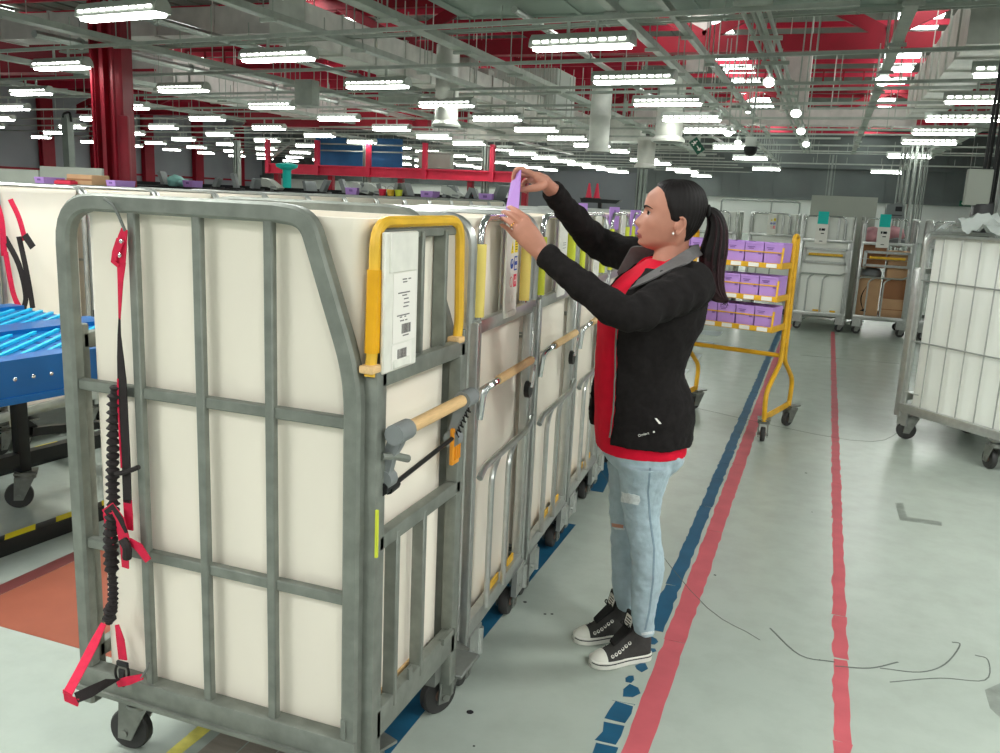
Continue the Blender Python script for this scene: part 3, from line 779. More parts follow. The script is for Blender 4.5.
# folding handle
HX, HZ = .06, 1.037
hd = MB()
ga, gb = V((HX, .095, HZ)), V((HX, .40, HZ))
hd.cyl(ga, gb, .0155, 14); grip_l = hd
ho = hd.build('handle_grip', 'wood', C1); tag(ho, 'turned wooden handle grip')
for y, s in ((.06, -1), (.435, 1)):
    a = MB(); a.cyl((HX, y - .033, HZ), (HX, y + .033, HZ), .023, 14)
    p_ = [(x * .62 - .01, z) for x, z in ((.139, 1.035), (.12, 1.054), (.092, 1.05), (.066, 1.01), (.048, .962), (.036, .93), (.04, .9), (.062, .9), (.076, .935), (.092, .975), (.118, 1.004))]
    a.prism([(x, y - s * .0 - .011, z) for x, z in p_], (0, .022, 0)); a.cyl((.026, y - .016, .925), (.026, y + .016, .925), .022, 12); a.cyl((.055, y - .0145, 1.025), (.055, y + .0145, 1.025), .012, 10)
    ar = a.build('handle_arm', 'grey_plastic', C1)
    g = MB()
    if s > 0:
        for k in range(7): g.bar((.03 + .006 * k, y - .0135, .925 + .014 * k), (.042 + .006 * k, y - .0135, .92 + .014 * k), .003, .004); g.bar((.034 + .006 * k, y - .0135, .935 + .014 * k), (.038 + .006 * k, y - .0135, .92 + .014 * k), .003, .004)
    else: g.cyl((.026, y - .02, .905), (.026, y + .03, .905), .015, 10)
    g.build('pivot', 'black_plastic', ar)
r_ = MB(); r_.cyl((.03, .06, .9), (.03, .435, .93), .006, 8); r_.cyl((.03, .06, .9), (.03, .10, .903), .013, 8); r_.build('link_rod', 'black_steel', C1)
r_ = MB(); r_.tube(spline([(.03, .03, .985), (.045, .06, .98), (.06, .1, .965)], 5), .009, 8); r_.build('handle_stay', 'galv', C1)
r_ = MB(); r_.box((.03, .437, .905), (.012, .045, .1), bev=.004)
for k in (-1, 0, 1): r_.box((.038, .437 + k * .012, .905), (.006, .005, .07))
r_.build('catch', mat('orange_plastic', (224, 146, 34), .5, 0, .06, 20), C1)
r_ = MB(); r_.bar((.034, .006, .87), (.034, .006, .76), .006, .006); r_.build('edge_tape', 'yellow_lime', C1)

# ---------------- red and black load strap hung from the front cage's top rail
ST = thing('load_strap', 'red and black elastic load strap hanging from the foreground cage', 'strap', (OX, OY - .02, 0))
YP = OY - .03
def S(u, v, off=0.): p = aty(u, v, YP + off); return V((p.x - OX, p.y - (OY - .02), p.z))
m = MB(); m.tube([S(104, 199), S(108, 201), S(113, 205), S(118, 214), S(123, 226), S(125, 231)], .0035, 6); m.build('wire_hook', 'galv_dark', ST)
def flat(m, pts, ws, t=.003, off=None):
    """webbing as a flat ribbon through picture-traced points; ws = half widths in metres; twist by width"""
    P = [S(*p) for p in pts]; n = len(P); L_, R_ = [], []
    for i in range(n):
        tg = (P[min(i + 1, n - 1)] - P[max(i - 1, 0)]).normalized(); sd = V((tg.z, 0, -tg.x)).normalized()
        a = sd * ws[i]; dy = V((0, 0, 0)); L_.append(P[i] - a - dy * .9); R_.append(P[i] + a + dy * .9)
    t_ = V((0, t, 0)); m.loft([[L_[i], R_[i], R_[i] + t_, L_[i] + t_] for i in range(n)])
m = MB(); flat(m, [(124, 229), (122, 238), (121, 250), (120, 266)], [.008, .0125, .0135, .013])
flat(m, [(121, 262), (120, 280), (119.5, 300), (119, 320)], [.012, .0075, .0045, .002]); flat(m, [(120, 240, -.006), (115, 253, -.008), (113, 262, -.006), (118, 266, -.004)], [.011, .009, .007, .004])
red = m.build('red_webbing', 'red_web', ST)
m = MB(); 
for u, v in ((122, 241), (120.5, 255)): p = S(u, v, -.003); m.lathe([(.0055, 0), (.0055, .004), (.002, .006)], p, (0, -1, 0), 10)
m.build('eyelet', 'chrome', red)
m = MB(); flat(m, [(119, 318), (118.8, 335), (120, 358), (121.5, 380), (122.5, 400), (124, 430), (126, 470), (127, 503)], [.002, .004, .009, .0125, .0125, .0125, .0125, .012]); m.build('black_webbing', 'black_web', ST)
m = MB(); flat(m, [(117.5, 379, -.002), (117.5, 400, -.002), (119, 430, -.002), (121, 468, -.002)], [.0018, .0018, .0018, .0018]); flat(m, [(127, 500), (128, 515), (128.5, 530)], [.0125, .0128, .0128])
m.build('red_webbing', 'red_web', ST)
m = MB()
def ruff(pts, r0, amp, waves, n=120):
    q = spline([S(*p) for p in pts], 16); 
    q2 = lerp_list(q, n); m.tube(q2, [max(.004, (r0 + amp * math.sin(i / n * waves * 2 * PI) + .0015 * math.sin(i * 1.7)) * (1 if 4 < i < n - 4 else .75)) for i in range(n)], 9)
ruff([(115, 386), (113.5, 420), (113, 450), (112.5, 480), (113.5, 508)], .0125, .0035, 17)
m.build('elastic_sleeve', 'black_web', ST)
m = MB()
ruff([(114, 508, -.012), (111, 530, -.012), (111, 552, -.012), (112, 574, -.012)], .0155, .003, 9, 60)
ruff([(112, 572, -.012), (113, 590, -.012), (112.5, 606, -.01)], .0105, .002, 7, 50); ruff([(112.5, 604, -.01), (110, 612, -.01), (109, 623, -.008)], .0145, .002, 3, 30)
m.build('elastic_sleeve', 'black_web', ST)
m = MB(); m.tube(spline([S(116, 474, -.006), S(126, 472, -.01), S(139, 467, -.004)], 5), .006, 8); m.build('cord_stub', 'black_web', ST)
m = MB()     # bow and knot of webbing at the middle
flat(m, [(104, 514, -.02), (112, 508, -.024), (120, 520, -.026), (126, 540, -.02)], [.011, .013, .013, .01]); flat(m, [(105, 514, -.022), (108, 532, -.022), (112, 545, -.018)], [.007, .006, .004])
flat(m, [(118, 520, -.012), (124, 545, -.016), (125, 568, -.012)], [.012, .013, .01]); flat(m, [(129, 541, -.016), (139, 548, -.02), (148, 561, -.018)], [.008, .0125, .01])
m.build('red_webbing', 'red_web', ST)
m = MB(); flat(m, [(105, 513, -.0235), (112, 507, -.0275), (120, 519, -.0295), (126, 533, -.0235)], [.006, .0075, .0075, .004]); m.tube(spline([S(123, 540, -.026), S(127, 548, -.03), S(127, 558, -.026)], 5), .011, 8); m.build('black_webbing', 'black_web', ST)
m = MB(); flat(m, [(103, 624, -.01), (93, 645, -.04), (80, 670, -.085), (67, 694, -.13)], [.008, .0135, .0145, .015]); flat(m, [(116.5, 625, -.01), (120, 640, -.014), (122.5, 660, -.016)], [.006, .0125, .013])
flat(m, [(67, 692, -.13), (68, 699, -.125), (78, 703, -.12)], [.014, .0145, .011])
flat(m, [(117, 684, -.03), (128, 681, -.03), (142, 677, -.02)], [.009, .011, .007]); m.build('red_webbing', 'red_web', ST)
m = MB(); flat(m, [(76, 698, -.122), (90, 692, -.1), (105, 684, -.07), (118, 681, -.035)], [.013, .014, .0125, .009]); m.build('black_webbing', 'black_web', ST)
m = MB(); p = S(122.5, 664, -.018); m.box(p, (.036, .008, .014), bev=.002)
p = S(122, 675, -.018); m.box(p, (.02, .008, .034), bev=.003)
for s in (-1, 1): q = S(122 + s * 5.6, 673, -.018); m.tube(spline([q + V((-s * .002, 0, .02)), q + V((s * .003, 0, .006)), q + V((s * .002, 0, -.01)), q + V((-s * .004, 0, -.018))], 4), .0035, 6)
p = S(121, 684, -.024); m.box(p, (.026, .01, .012), bev=.003); m.build('buckle', 'black_plastic', ST)
m = MB(); m.tube([S(141, 678, -.02), S(147, 669, -.01), S(149, 662, -.002)], .003, 6); m.build('wire_hook', 'galv_dark', ST)

# ---------------- round-tube cage with rounded hoop, yellow foam sleeves, folding wooden handle (origin: right front corner)
def tube_cage(label, loc, rz=0., group=None, d=.6, w=.8, liner=True, foam='yellow_foam', signs=True, handle=True, dim='sleeve', detail=True, closed=True):
    hl = d - .13; sy = d / 2 - .03
    T = thing('roll_cage', label, 'roll cage', loc, rz, group)
    L = -w
    for y in (.012, d - .012):
        m = MB(); m.tube(fillet([(L, y, .18), (L, y, 1.49), (-.015, y, 1.49), (-.015, y, .18)], .09, 6), .013, 8)
        for k in range(1, 5): m.cyl((L + w * k / 5, y, .225), (L + w * k / 5, y, 1.485), .004, 6)
        for z in (1.06, .66, .225): m.cyl((L, y, z), (-.015, y, z), .005, 6)
        m.build('side_frame', 'zinc', T)
    if closed:
        e = MB()
        e.bar((0, .018, .16), (0, .018, 1.19), .03, .034, up=(0, 1, 0), bev=.004); e.bar((0, d - .04, .16), (0, d - .04, 1.19), .034, .06, up=(0, 1, 0), bev=.006)
        e.box((.018, d - .04, .7), (.006, .03, .95), bev=.002)
        e.bar((.004, .018, 1.178), (.004, d - .02, 1.178), .026, .04, bev=.004); e.bar((.004, .01, .222), (.004, d - .01, .222), .03, .055, bev=.004)
        for z in (.98, ): e.cyl((0, .02, z), (0, d - .05, z), .0045, 6)
        e.tube(fillet([(.03, .02, .72), (.032, .06, .745), (.034, d - .12, .745), (.034, d - .055, .78)], .02, 4), .011, 8)
        for y in (d * .22, d * .5): e.tube(fillet([(.03, y + .08, .745), (.03, y, .7), (.03, y, .245)], .05, 5), .01, 8)
        e.box((-.012, sy, 1.33), (.006, .04, .3)); e.box((-.012, sy + .15, 1.33), (.006, .03, .3))
        e.build('end_frame', 'zinc', T)
        h = MB(); h.tube(fillet([(0, .03, 1.19), (0, .035, 1.488), (0, hl, 1.488), (0, hl + .005, 1.19)], .07, 7), .0115, 10)
        ho = h.build('safety_hoop', 'chrome', T)
        for y in (.033, hl + .003): f = MB(); f.cyl((0, y, 1.205), (0, y, 1.415), .0185, 12); f.build('foam_grip', foam, ho)
        if handle:
            g = MB(); g.cyl((.055, .09, 1.012), (.055, d - .2, 1.012), .014, 12); g.build('handle_grip', 'wood', T)
            g = MB(); g.tube(fillet([(.02, .03, .9), (.03, .03, .99), (.055, .06, 1.012), (.055, .1, 1.012)], .04, 5), .0095, 8); g.build('handle_bracket', 'chrome', T); g = MB(); g.tube(fillet([(.055, d - .21, 1.012), (.055, d - .15, 1.012), (.045, d - .12, .96), (.035, d - .11, .9)], .03, 5), .0095, 8)
            hb = g.build('handle_bracket', 'chrome', T)
            g = MB(); g.cyl((.018, d - .11, .89), (.036, d - .11, .89), .03, 14); g.build('pivot', 'black_plastic', hb)
    else:
        e = MB(); e.bar((0, .012, .16), (0, .012, .5), .03, .034, up=(0, 1, 0)); e.bar((0, d - .012, .16), (0, d - .012, .5), .03, .034, up=(0, 1, 0)); e.bar((.004, .01, .222), (.004, d - .01, .222), .03, .055, bev=.004); e.build('end_frame', 'zinc', T)
    b = MB(); b.box((L / 2, d / 2, .195), (w - .04, d - .03, .014)); b.bar((L, .05, .185), (0, .05, .185), .05, .05); b.bar((L, d - .05, .185), (0, d - .05, .185), .05, .05); b.bar((L - .01, .01, .222), (L - .01, d - .01, .222), .03, .05)
    b.build('base', 'galv_dark', T)
    e = MB()
    for y in (.018, d - .03): e.bar((L - .01, y, .16), (L - .01, y, 1.2), .03, .034, up=(0, 1, 0))
    e.bar((L - .01, .018, 1.178), (L - .01, d - .02, 1.178), .026, .034); e.build('end_frame', 'zinc', T)
    for (x, y) in ((-.03, .07), (-.03, d - .06), (L + .07, .07), (L + .07, d - .06)):
        c = caster(T, (x, y), PI / 2, .052, .17, wide=.034)
        if detail and x > -.1:
            k = MB(); k.prism([(x + .034, y - .062, .1), (x + .034, y + .062, .1), (x + .034, y + .055, .2), (x + .034, y - .055, .2)], (.02, 0, 0)); k.cyl((x + .054, y + .04, .19), (x + .054, y + .04, .1), .012, 8); k.cyl((x + .034, y - .03, .14), (x + .062, y - .03, .14), .008, 8)
            k.build('caster_guard', 'zinc', c)
    if liner: sleeve(T, L + .035, -.03, .03, d - .035, 0.205, 1.487 if closed else 1.478, dim, dip=False)
    if liner and detail:
        p = MB(); p.box((.006, d * .45, .265), (.006, .1, .025)); p.box((.006, d * .75, .265), (.006, .07, .025)); p.build('floor_catch', 'yellow_tape', T)
    if signs:
        l = MB(); l.box((.016, sy + 0.000, 1.33), (.008, .13, .31), bev=.003); l.box((.018, sy + 0.000, 1.187), (.016, .08, .02), bev=.004)
        for y in (sy - .045, sy + .045): l.cyl((.018, y, 1.19), (.026, y, 1.19), .005, 8)
        for dz, wv in ((.0, .026), (.012, .02)): l.box((.0208, sy + 0.008, 1.225 + dz), (.002, wv, .003))
        l.box((.0208, sy + -0.003, 1.231), (.002, .003, .022)); l.box((.0208, sy + 0.022, 1.231), (.002, .003, .022)); l.box((.0208, sy + 0.008, 1.242), (.002, .026, .003))
        lb = l.build('sign_plate', 'rubber_white', T)
        i = MB(); X = .0204
        i.prism([(X, sy + -0.022, 1.378), (X, sy + 0.006, 1.378), (X, sy + -0.008, 1.418)], (.0008, 0, 0)); i.box((X + .0004, sy + 0.034, 1.40), (.0008, .032, .042)); i.mi = 1
        i.lathe([(.016, 0), (.016, .0008)], (X, sy + -0.008, 1.345), (1, 0, 0), 16); i.box((X + .0004, sy + 0.034, 1.345), (.0008, .032, .045)); i.mi = 2; i.box((X + .0004, sy + 0.034, 1.29), (.0008, .032, .04))
        i.sweep([(X + .0004, sy + -0.008 + .013 * math.cos(a), 1.288 + .016 * math.sin(a)) for a in [2 * PI * k / 14 for k in range(14)]], rrect(.002, .0008), up=(1, 0, 0), closed=True, fixed=True); i.mi = 3
        i.box((X + .001, sy + -0.008, 1.394), (.0006, .003, .014)); i.box((X + .001, sy + -0.008, 1.383), (.0006, .003, .003)); 
        for z in (1.413, 1.405, 1.397, 1.389): i.box((X + .001, sy + 0.034, z), (.0006, .022, .0025))
        i.mi = 4
        for z in (1.357, 1.333): i.box((X + .001, sy + 0.028, z), (.0006, .01, .012)); i.box((X + .001, sy + 0.042, z), (.0006, .009, .012))
        i.box((X + .001, sy + 0.034, 1.29), (.0006, .02, .004)); i.box((X + .001, sy + 0.034, 1.29), (.0006, .004, .026)); i.ball((X + .0008, sy + -0.008, 1.35), (.0006, .005, .007), 8)
        i.build('safety_icons', ['label_yellow', 'label_blue', 'label_red', 'ink_black', 'paper'], lb)
    return T
g = 'roll cages in the row beside the woman'
KR, DR = .055, .655
def rowc(y): return (-.885 - KR * (y - 1.589), y, 0)
C2 = tube_cage('roll cage with safety icons on its white plate, under the woman\'s hands', rowc(2.30), KR, g, DR)
C3 = tube_cage('roll cage with lime foam and a dangling grip, third from the front', rowc(3.0), KR, g, DR, foam='yellow_lime', signs=False)
def plain_sign(T, d=DR):
    l = MB(); l.box((.016, d / 2 - .03, 1.33), (.008, .13, .31), bev=.003); l.box((.0208, d / 2 - .025, 1.37), (.001, .09, .05)); l.box((.0208, d / 2 - .03, 1.25), (.001, .05, .03)); lb = l.build('sign_plate', 'rubber_white', T)
    l = MB()
    for z in (1.385, 1.377, 1.365): l.box((.0216, d / 2 - .025, z), (.0006, .05, .002))
    l.build('print', 'ink', lb)
plain_sign(C3)
for k, y in enumerate((3.7, 4.4, 5.1)):
    dup(C3, rowc(y), KR, ['roll cage fourth from the front, level with the woman\'s near sleeve', 'roll cage fifth from the front, glimpsed behind the red shirt', 'last roll cage of the row beside the woman, seen by her chin'][k], g)
gB = 'roll cages in the far row behind the blue table'
nm = ['roll cage with red and black straps on its hoop, above the blue table', 'roll cage second along the far row, half behind the front cage post', 'roll cage third along the far row, white rim showing over the top rail', 'roll cage fourth along the far row, rim between two pairs of hoops', 'roll cage fifth along the far row, rim over the middle of the top rail', 'roll cage sixth along the far row, rim left of the yellow hoop', 'roll cage seventh along the far row, rim behind the yellow hoop']
B0 = tube_cage(nm[0], (-4.2, 3.52, 0), 0, gB, .6, signs=False, detail=False, closed=False, handle=False)
for k in range(1, 13):
    lab = nm[k] if k < len(nm) else 'one of the farthest roll cages of the far row, only its rim showing'
    dup(B0, (-4.2, 3.52 + .615 * k, 0), 0, lab, gB)
for k in range(2): dup(B0, (-4.2, 3.52 - .615 * (k + 1), 0), 0, 'roll cage at the left picture edge, %s the blue table' % ('just behind' if k == 0 else 'mostly hidden by'), gB)
# ================================================================== STRAPS ON THE FAR ROW
def hang_strap(label, x, y, z0, rows_):
    T = thing('load_strap', label, 'strap', (x, y, z0), 0, 'load straps on the far row of cages')
    for nme, mt, pts, w in rows_:
        m = MB(); q = spline([V(p) for p in pts], 4); m.ribbon(q, w, .004, (1, 0, 0)); m.build(nme, mt, T)
    m = MB(); m.box((.012, rows_[0][2][0][1], -.02), (.006, .03, .03), bev=.002); m.build('buckle', 'black_plastic', T)
hang_strap('pair of red and black straps on the hoop above the blue table', -4.16, 3.50, 1.42, [
    ('red_webbing', 'red_web', [(0, -.03, 0), (.02, -.02, -.12), (.01, -.01, -.3)], .035), ('red_webbing', 'red_web', [(0, .06, 0), (.02, .09, -.1), (.02, .12, -.22)], .03),
    ('black_webbing', 'black_web', [(.01, .0, -.2), (.03, .06, -.35), (.02, .1, -.52), (.02, .08, -.6)], .032), ('black_webbing', 'black_web', [(.01, .09, -.2), (.03, .10, -.35), (.02, .13, -.5), (.02, .14, -.6)], .032),
    ('red_webbing', 'red_web', [(.02, -.01, -.28), (.02, .02, -.5), (.02, .06, -.6)], .03), ('black_webbing', 'black_web', [(.03, .11, -.19), (.04, .15, -.26)], .04)])
hang_strap('red and black strap on the hoop seen through the front cage corner', -4.16, 4.12, 1.42, [
    ('red_webbing', 'red_web', [(0, -.01, 0), (.015, .0, -.1), (.01, .01, -.18)], .03), ('red_webbing', 'red_web', [(.01, .04, -.01), (.015, .06, -.08), (.01, .05, -.15)], .03),
    ('black_webbing', 'black_web', [(.01, .0, -.2), (.02, .01, -.35), (.01, .0, -.5), (.01, .02, -.62)], .03)])

# ================================================================== BLUE PERFORATED TABLE (origin: floor under its caster side)
T = thing('conveyor_table', 'blue slotted plastic table on a black wheeled frame behind the front cage', 'table', (-3.45, 2.85, 0))
zt = .86
A = [atz(0, 362, zt), atz(90, 349, zt)]                       # near top edge, continues along the hall
ex = (A[1] - A[0]); ex.z = 0; ex.normalize()                 # along the table
ey = V((-ex.y, ex.x, 0))                                    # away from the camera
o0 = A[0] - V((-3.45, 2.85, 0)); o0.z = 0
def TB(a, b, z): return o0 + ex * a + ey * b + V((0, 0, z))
Lx0, Lx1, dep = -1.2, .95, 1.45
m = MB()
def quadprism(m, a0, a1, b0, b1, z0, z1): m.loft([[TB(a0, b0, z), TB(a1, b0, z), TB(a1, b1, z), TB(a0, b1, z)] for z in (z0, z1)])
quadprism(m, Lx0, Lx1, 0, .10, zt - .16, zt); quadprism(m, Lx0, Lx1, .1, dep, zt - .03, zt - .02)
quadprism(m, Lx0, Lx1, .62, .8, zt - .03, zt); quadprism(m, Lx0, Lx1, dep - .12, dep, zt - .05, zt)
quadprism(m, Lx0, Lx1, -.012, 0, zt - .17, zt - .145)
m.build('table_top', 'blue_plastic', T)
m = MB()
w0, w1 = atz(40, 350, zt), atz(70, 335, zt); dv = w1 - w0; sl = dv.dot(ex) / dv.dot(ey)     # slant of the slots across the table
for b0, b1 in ((.13, .59), (.83, dep - .15)):
    a = Lx0 - sl * (b1 - b0)
    while a < Lx1:
        t0 = max(0, (Lx0 - a) / (sl * (b1 - b0))); t1 = min(1, (Lx1 - a) / (sl * (b1 - b0)))
        if t1 > t0 + .05: m.bar(TB(a + sl * (b1 - b0) * t0, b0 + (b1 - b0) * t0, zt - .012), TB(a + sl * (b1 - b0) * t1, b0 + (b1 - b0) * t1, zt - .014), .016, .012)
        a += .115
m.build('slot_bars', 'cyan_plastic', T)
m = MB()
for b0, b1 in ((.13, .59), (.83, dep - .15)):
    for k in range(26):
        for j in range(5): p = TB(Lx0 + .03 + k * .082 + .03 * (j % 2), b0 + (b1 - b0) * (j + .5) / 5, zt - .0195); m.box(p, (.03, .018, .002))
m.build('slot_holes', mat('deep_blue', (10, 40, 110), .5, 0, 0), T)
m = MB(); a = Lx0 + .05
while a < Lx1: m.ball(TB(a, -.003, zt - .075), (.009, .009, .009), 8); a += .075
m.build('rivets', 'chrome', T)
for a in (-1.0, .0, .8):
    l = MB(); p = TB(0, 0, 0); q = V((0, .07, 0)) + ex * a; l.box((q.x, q.y, .5), (.055, .055, .66), rz=math.atan2(ex.y, ex.x), bev=.004); l.prism([q + V((0, 0, .44)) + ex * .02, q + ex * .14 + V((0, 0, .33)), q + ex * .02 + V((0, 0, .33))], ey * .02); l.build('leg', 'black_steel', T)
    caster(T, (q.x - .01, q.y - .02), .75, .062, .17)
m = MB(); q = V((0, .07, 0))
for z, w_ in ((.78, .06), (.24, .06)): m.bar(q - ex * 1.1 + V((0, 0, z)), q + ex * .9 + V((0, 0, z)), .05, w_)
for a in (-1.0, .0, .8): m.bar(q + ex * a - ey * .45 + V((0, 0, .8)), q + ex * a + ey * .5 + V((0, 0, .8)), .05, .05)
m.bar(q + ex * .05 + V((0, 0, .36)), q + ex * .8 + V((0, 0, .27)), .04, .04); m.bar(q - ey * .42 + V((0, 0, .8)) - ex * 1.1, q - ey * .42 + V((0, 0, .8)) + ex * .9, .04, .04)
m.build('under_frame', 'black_steel', T)

def floor_rail(label, a, b, h, rz=None):
    a, b = V((*a, 0)), V((*b, 0)); L = (b - a).length; T = thing('floor_rail', label, 'floor rail', a, math.atan2(b.y - a.y, b.x - a.x), 'striped floor rails by the blue table')
    m = MB(); m.box((L / 2, 0, h / 2), (L, .06, h), bev=.004); m.build('rail', 'black_steel', T)
    m = MB(); x = .05
    while x < L - .1: m.prism([(x, -.026, h + .0005), (x + .14, -.026, h + .0005), (x + .18, .026, h + .0005), (x + .04, .026, h + .0005)], (0, 0, .0012)); x += .24
    m.build('stripe_tape', 'label_yellow', T)
floor_rail('black floor rail striped yellow, low in front of the blue table', (-3.14, 1.7), (-2.99, 3.3), .07)
floor_rail('black floor rail striped yellow, under the blue table frame', (-4.05, 1.9), (-3.85, 4.3), .09)

# ================================================================== THE FAR CAGES BY THE AISLE END
gF = 'roll cages across the end of the aisle'
F1 = tube_cage('white lined roll cage with a teal tag at the end of the aisle', (-.32, 12.2, 0), -PI / 2, gF, d=.66, w=.8, signs=False, handle=False, dim='sleeve_cool', foam='zinc')
F2 = tube_cage('roll cage full of cardboard boxes and pink parcels with a teal tag', (.42, 12.2, 0), -PI / 2, gF, d=.66, w=.8, liner=False, signs=False, handle=False, foam='zinc')
for T, nm_ in ((F1, 'a'), (F2, 'b')):
    m = MB(); m.cyl((.05, .12, 1.0), (.05, .54, 1.0), .018, 10); m.build('handle_grip', 'yellow_tape', T)
    m = MB(); m.box((.03, .33, .9), (.02, .52, .03)); m.box((.03, .33, 1.07), (.02, .52, .03)); m.box((.03, .07, .98), (.02, .04, .2)); m.box((.03, .59, .98), (.02, .04, .2)); m.build('handle_bracket', 'zinc', T)
    m = MB(); m.box((.03, .25, 1.31), (.006, .15, .36)); p_ = m.build('paper_label', 'paper', T)
    m = MB()
    for z, y, w_, h_ in ((1.32, .225, .02, .03), (1.32, .265, .045, .03), (1.27, .26, .04, .012), (1.17, .25, .04, .01)): m.box((.0336, y, z), (.0012, w_, h_))
    m.build('print', 'ink_black', p_)
    m = MB(); m.box((.036, .25, 1.47), (.006, .13, .16), bev=.002); tag(m.build('teal_tag', 'teal', T), 'bright teal square tag')
tube_cage('dull roll cage partly hidden between the yellow trolley and the teal tagged cage', (-1.1, 13.6, 0), -PI / 2, gF, d=.7, signs=True, handle=False, dim='sleeve_cool', foam='zinc')
tube_cage('cloudy white roll cage behind the purple boxes of the trolley', (-1.95, 13.4, 0), -PI / 2, gF, d=.7, signs=True, handle=False, dim='sleeve_cool', foam='zinc')
tube_cage('open tube roll cage behind the woman\'s ponytail', (-2.8, 14.6, 0), -PI / 2, gF, liner=False, signs=False, handle=False, foam='zinc')
tube_cage('open tube roll cage right of the cardboard boxes', (1.2, 12.1, 0), -PI / 2, gF, d=.5, liner=False, signs=False, handle=False, foam='zinc')
# what the open cage carries
def carton(x, y, z, d, lab, mt='card', rz=0., smile=False, tape=True):
    T = thing('cardboard_box', lab, 'box', (x, y, z), rz, 'cardboard boxes in the open cage')
    m = MB(); m.box((0, 0, d[2] / 2), d, bev=.004); m.build('carton', mt, T)
    m = MB(); 
    if tape: m.box((0, -d[1] / 2 - .0006, d[2] / 2), (d[0], .0012, .012)); m.box((0, 0, d[2] + .0006), (.05, d[1], .0012)); m.build('tape', 'card_dark', T)
    if smile:
        m = MB(); q = [V((-d[0] * .12 - .05 * math.sin(t * PI), -d[1] / 2 - .002, d[2] * (.18 + .62 * t))) for t in [k / 14 for k in range(15)]]
        m.sweep(q, rrect(.011, .003), up=(0, 1, 0), fixed=True, scale=[.4 + math.sin(PI * k / 14) for k in range(15)])
        q2 = q[0]; m.prism([q2 + V((-.05, 0, .0)), q2 + V((.03, 0, -.015)), q2 + V((.02, 0, .04))], (0, .002, 0)); m.build('printed_curve', 'ink_black', T)
carton(.59, 12.5, .204, (.27, .4, .52), 'cardboard box with a black printed curve, lower left in the open cage', smile=True, tape=False)
carton(.90, 12.5, .204, (.28, .4, .27), 'cardboard box at the lower right of the open cage', 'card')
carton(.90, 12.5, .476, (.28, .4, .25), 'cardboard box second from the bottom on the right of the open cage', 'card_dark')
carton(.91, 12.5, .728, (.27, .4, .36), 'tall cardboard box upper right in the open cage')
carton(.6, 12.55, .86, (.29, .38, .3), 'cardboard box upper left in the open cage', 'card_dark')
def parcel(c, r, lab, mt, seed):
    rn_ = random.Random(seed); m = MB(); m.ball(c, r, 18); o = m
    for v in o.bm.verts:
        p = v.co; n_ = noise.noise(p * 14 + V((seed, 0, 0))); dd = (p - V(c)).normalized() * n_ * .025; v.co = p + dd
    tag(o.build('parcel', mt, angle=60), lab, 'parcel', 'soft parcels in the open cage')
parcel((.6, 12.5, .78), (.13, .17, .08), 'grey plastic parcel squeezed between boxes in the open cage', 'parcel_grey', 1)
parcel((.57, 12.52, 1.27), (.13, .17, .11), 'pink parcel behind the paper label at the top of the open cage', 'pink', 2)
parcel((.82, 12.55, 1.3), (.13, .17, .1), 'pink parcel at the top right of the open cage', 'pink', 3)
parcel((.86, 12.42, 1.2), (.13, .12, .06), 'grey parcel beneath the pink one at the top right of the open cage', 'parcel_grey', 4)
# grey board standing behind, printer-like case on top
a, b = aty(812, 195, 13.6), aty(875, 222, 13.6)
m = MB(); m.box(((a.x + b.x) / 2, 13.6, (a.z + .02) / 2), (b.x - a.x, .05, a.z - .02), bev=.004); o = m.build('board', 'board_grey')
m = MB()
for s in (-1, 1): m.box(((a.x + b.x) / 2 + s * (b.x - a.x) * .42, 13.6, .01), (.06, .5, .02))
m.build('foot', 'steel_grey', o); tag(o, 'plain grey display board standing behind the teal tagged cages', 'board')
p = aty(893, 222, 12.45); T = thing('storage_case', 'dark grey plastic case sitting on top of the open cage', 'case', (p.x, 12.45, 1.503))
m = MB(); m.prism([(-.11, -.12, 0), (.12, -.12, 0), (.1, -.12, .16), (.04, -.12, .2), (-.1, -.12, .17)], (0, .24, 0)); m.build('case_body', 'grey_plastic', T)
m = MB(); m.box((.04, -.123, .12), (.08, .006, .06), bev=.002); m.box((-.0, -.121, .04), (.18, .004, .01)); m.build('handle_recess', 'black_plastic', T)

# ================================================================== WHITE CAGE AT THE RIGHT
RZ = math.radians(-47)
T = thing('roll_cage', 'white panelled wire roll cage at the right edge of the picture', 'roll cage', (.64, 6.58, 0), RZ)
w_, d_, zt_ = .84, .7, 1.42
m = MB(); m.tube(fillet([(.0, 0, .22), (.0, 0, zt_), (w_, 0, zt_), (w_, 0, .22)], .09, 6), .016, 8)
for k in range(1, 6): m.cyl((w_ * k / 6 + .0, -.006, .22), (w_ * k / 6, -.006, zt_), .005, 6)
for z in (1.12, .7): m.cyl((0, -.012, z), (w_, -.012, z), .0055, 6)
m.cyl((0, -.012, .34), (w_ * .14, -.012, .34), .004, 6)
m.build('side_frame', 'zinc', T)
m = MB(); m.tube(fillet([(.0, d_, .22), (.0, d_, zt_), (w_, d_, zt_), (w_, d_, .22)], .09, 6), .016, 8); m.build('side_frame', 'zinc', T)
m = MB(); m.bar((-.03, .0, .16), (-.03, .0, 1.2), .05, .06, up=(0, 1, 0), bev=.006); m.bar((-.03, d_, .16), (-.03, d_, 1.2), .05, .06, up=(0, 1, 0), bev=.006); m.bar((-.03, 0, 1.18), (-.03, d_, 1.18), .04, .04); m.bar((-.03, 0, .3), (-.03, d_, .3), .04, .05)
m.tube(fillet([(-.03, .02, 1.18), (-.03, .02, zt_ + .02), (-.03, d_ - .02, zt_ + .02), (-.03, d_ - .02, 1.18)], .06, 5), .013, 8)
m.build('end_frame', 'zinc', T)
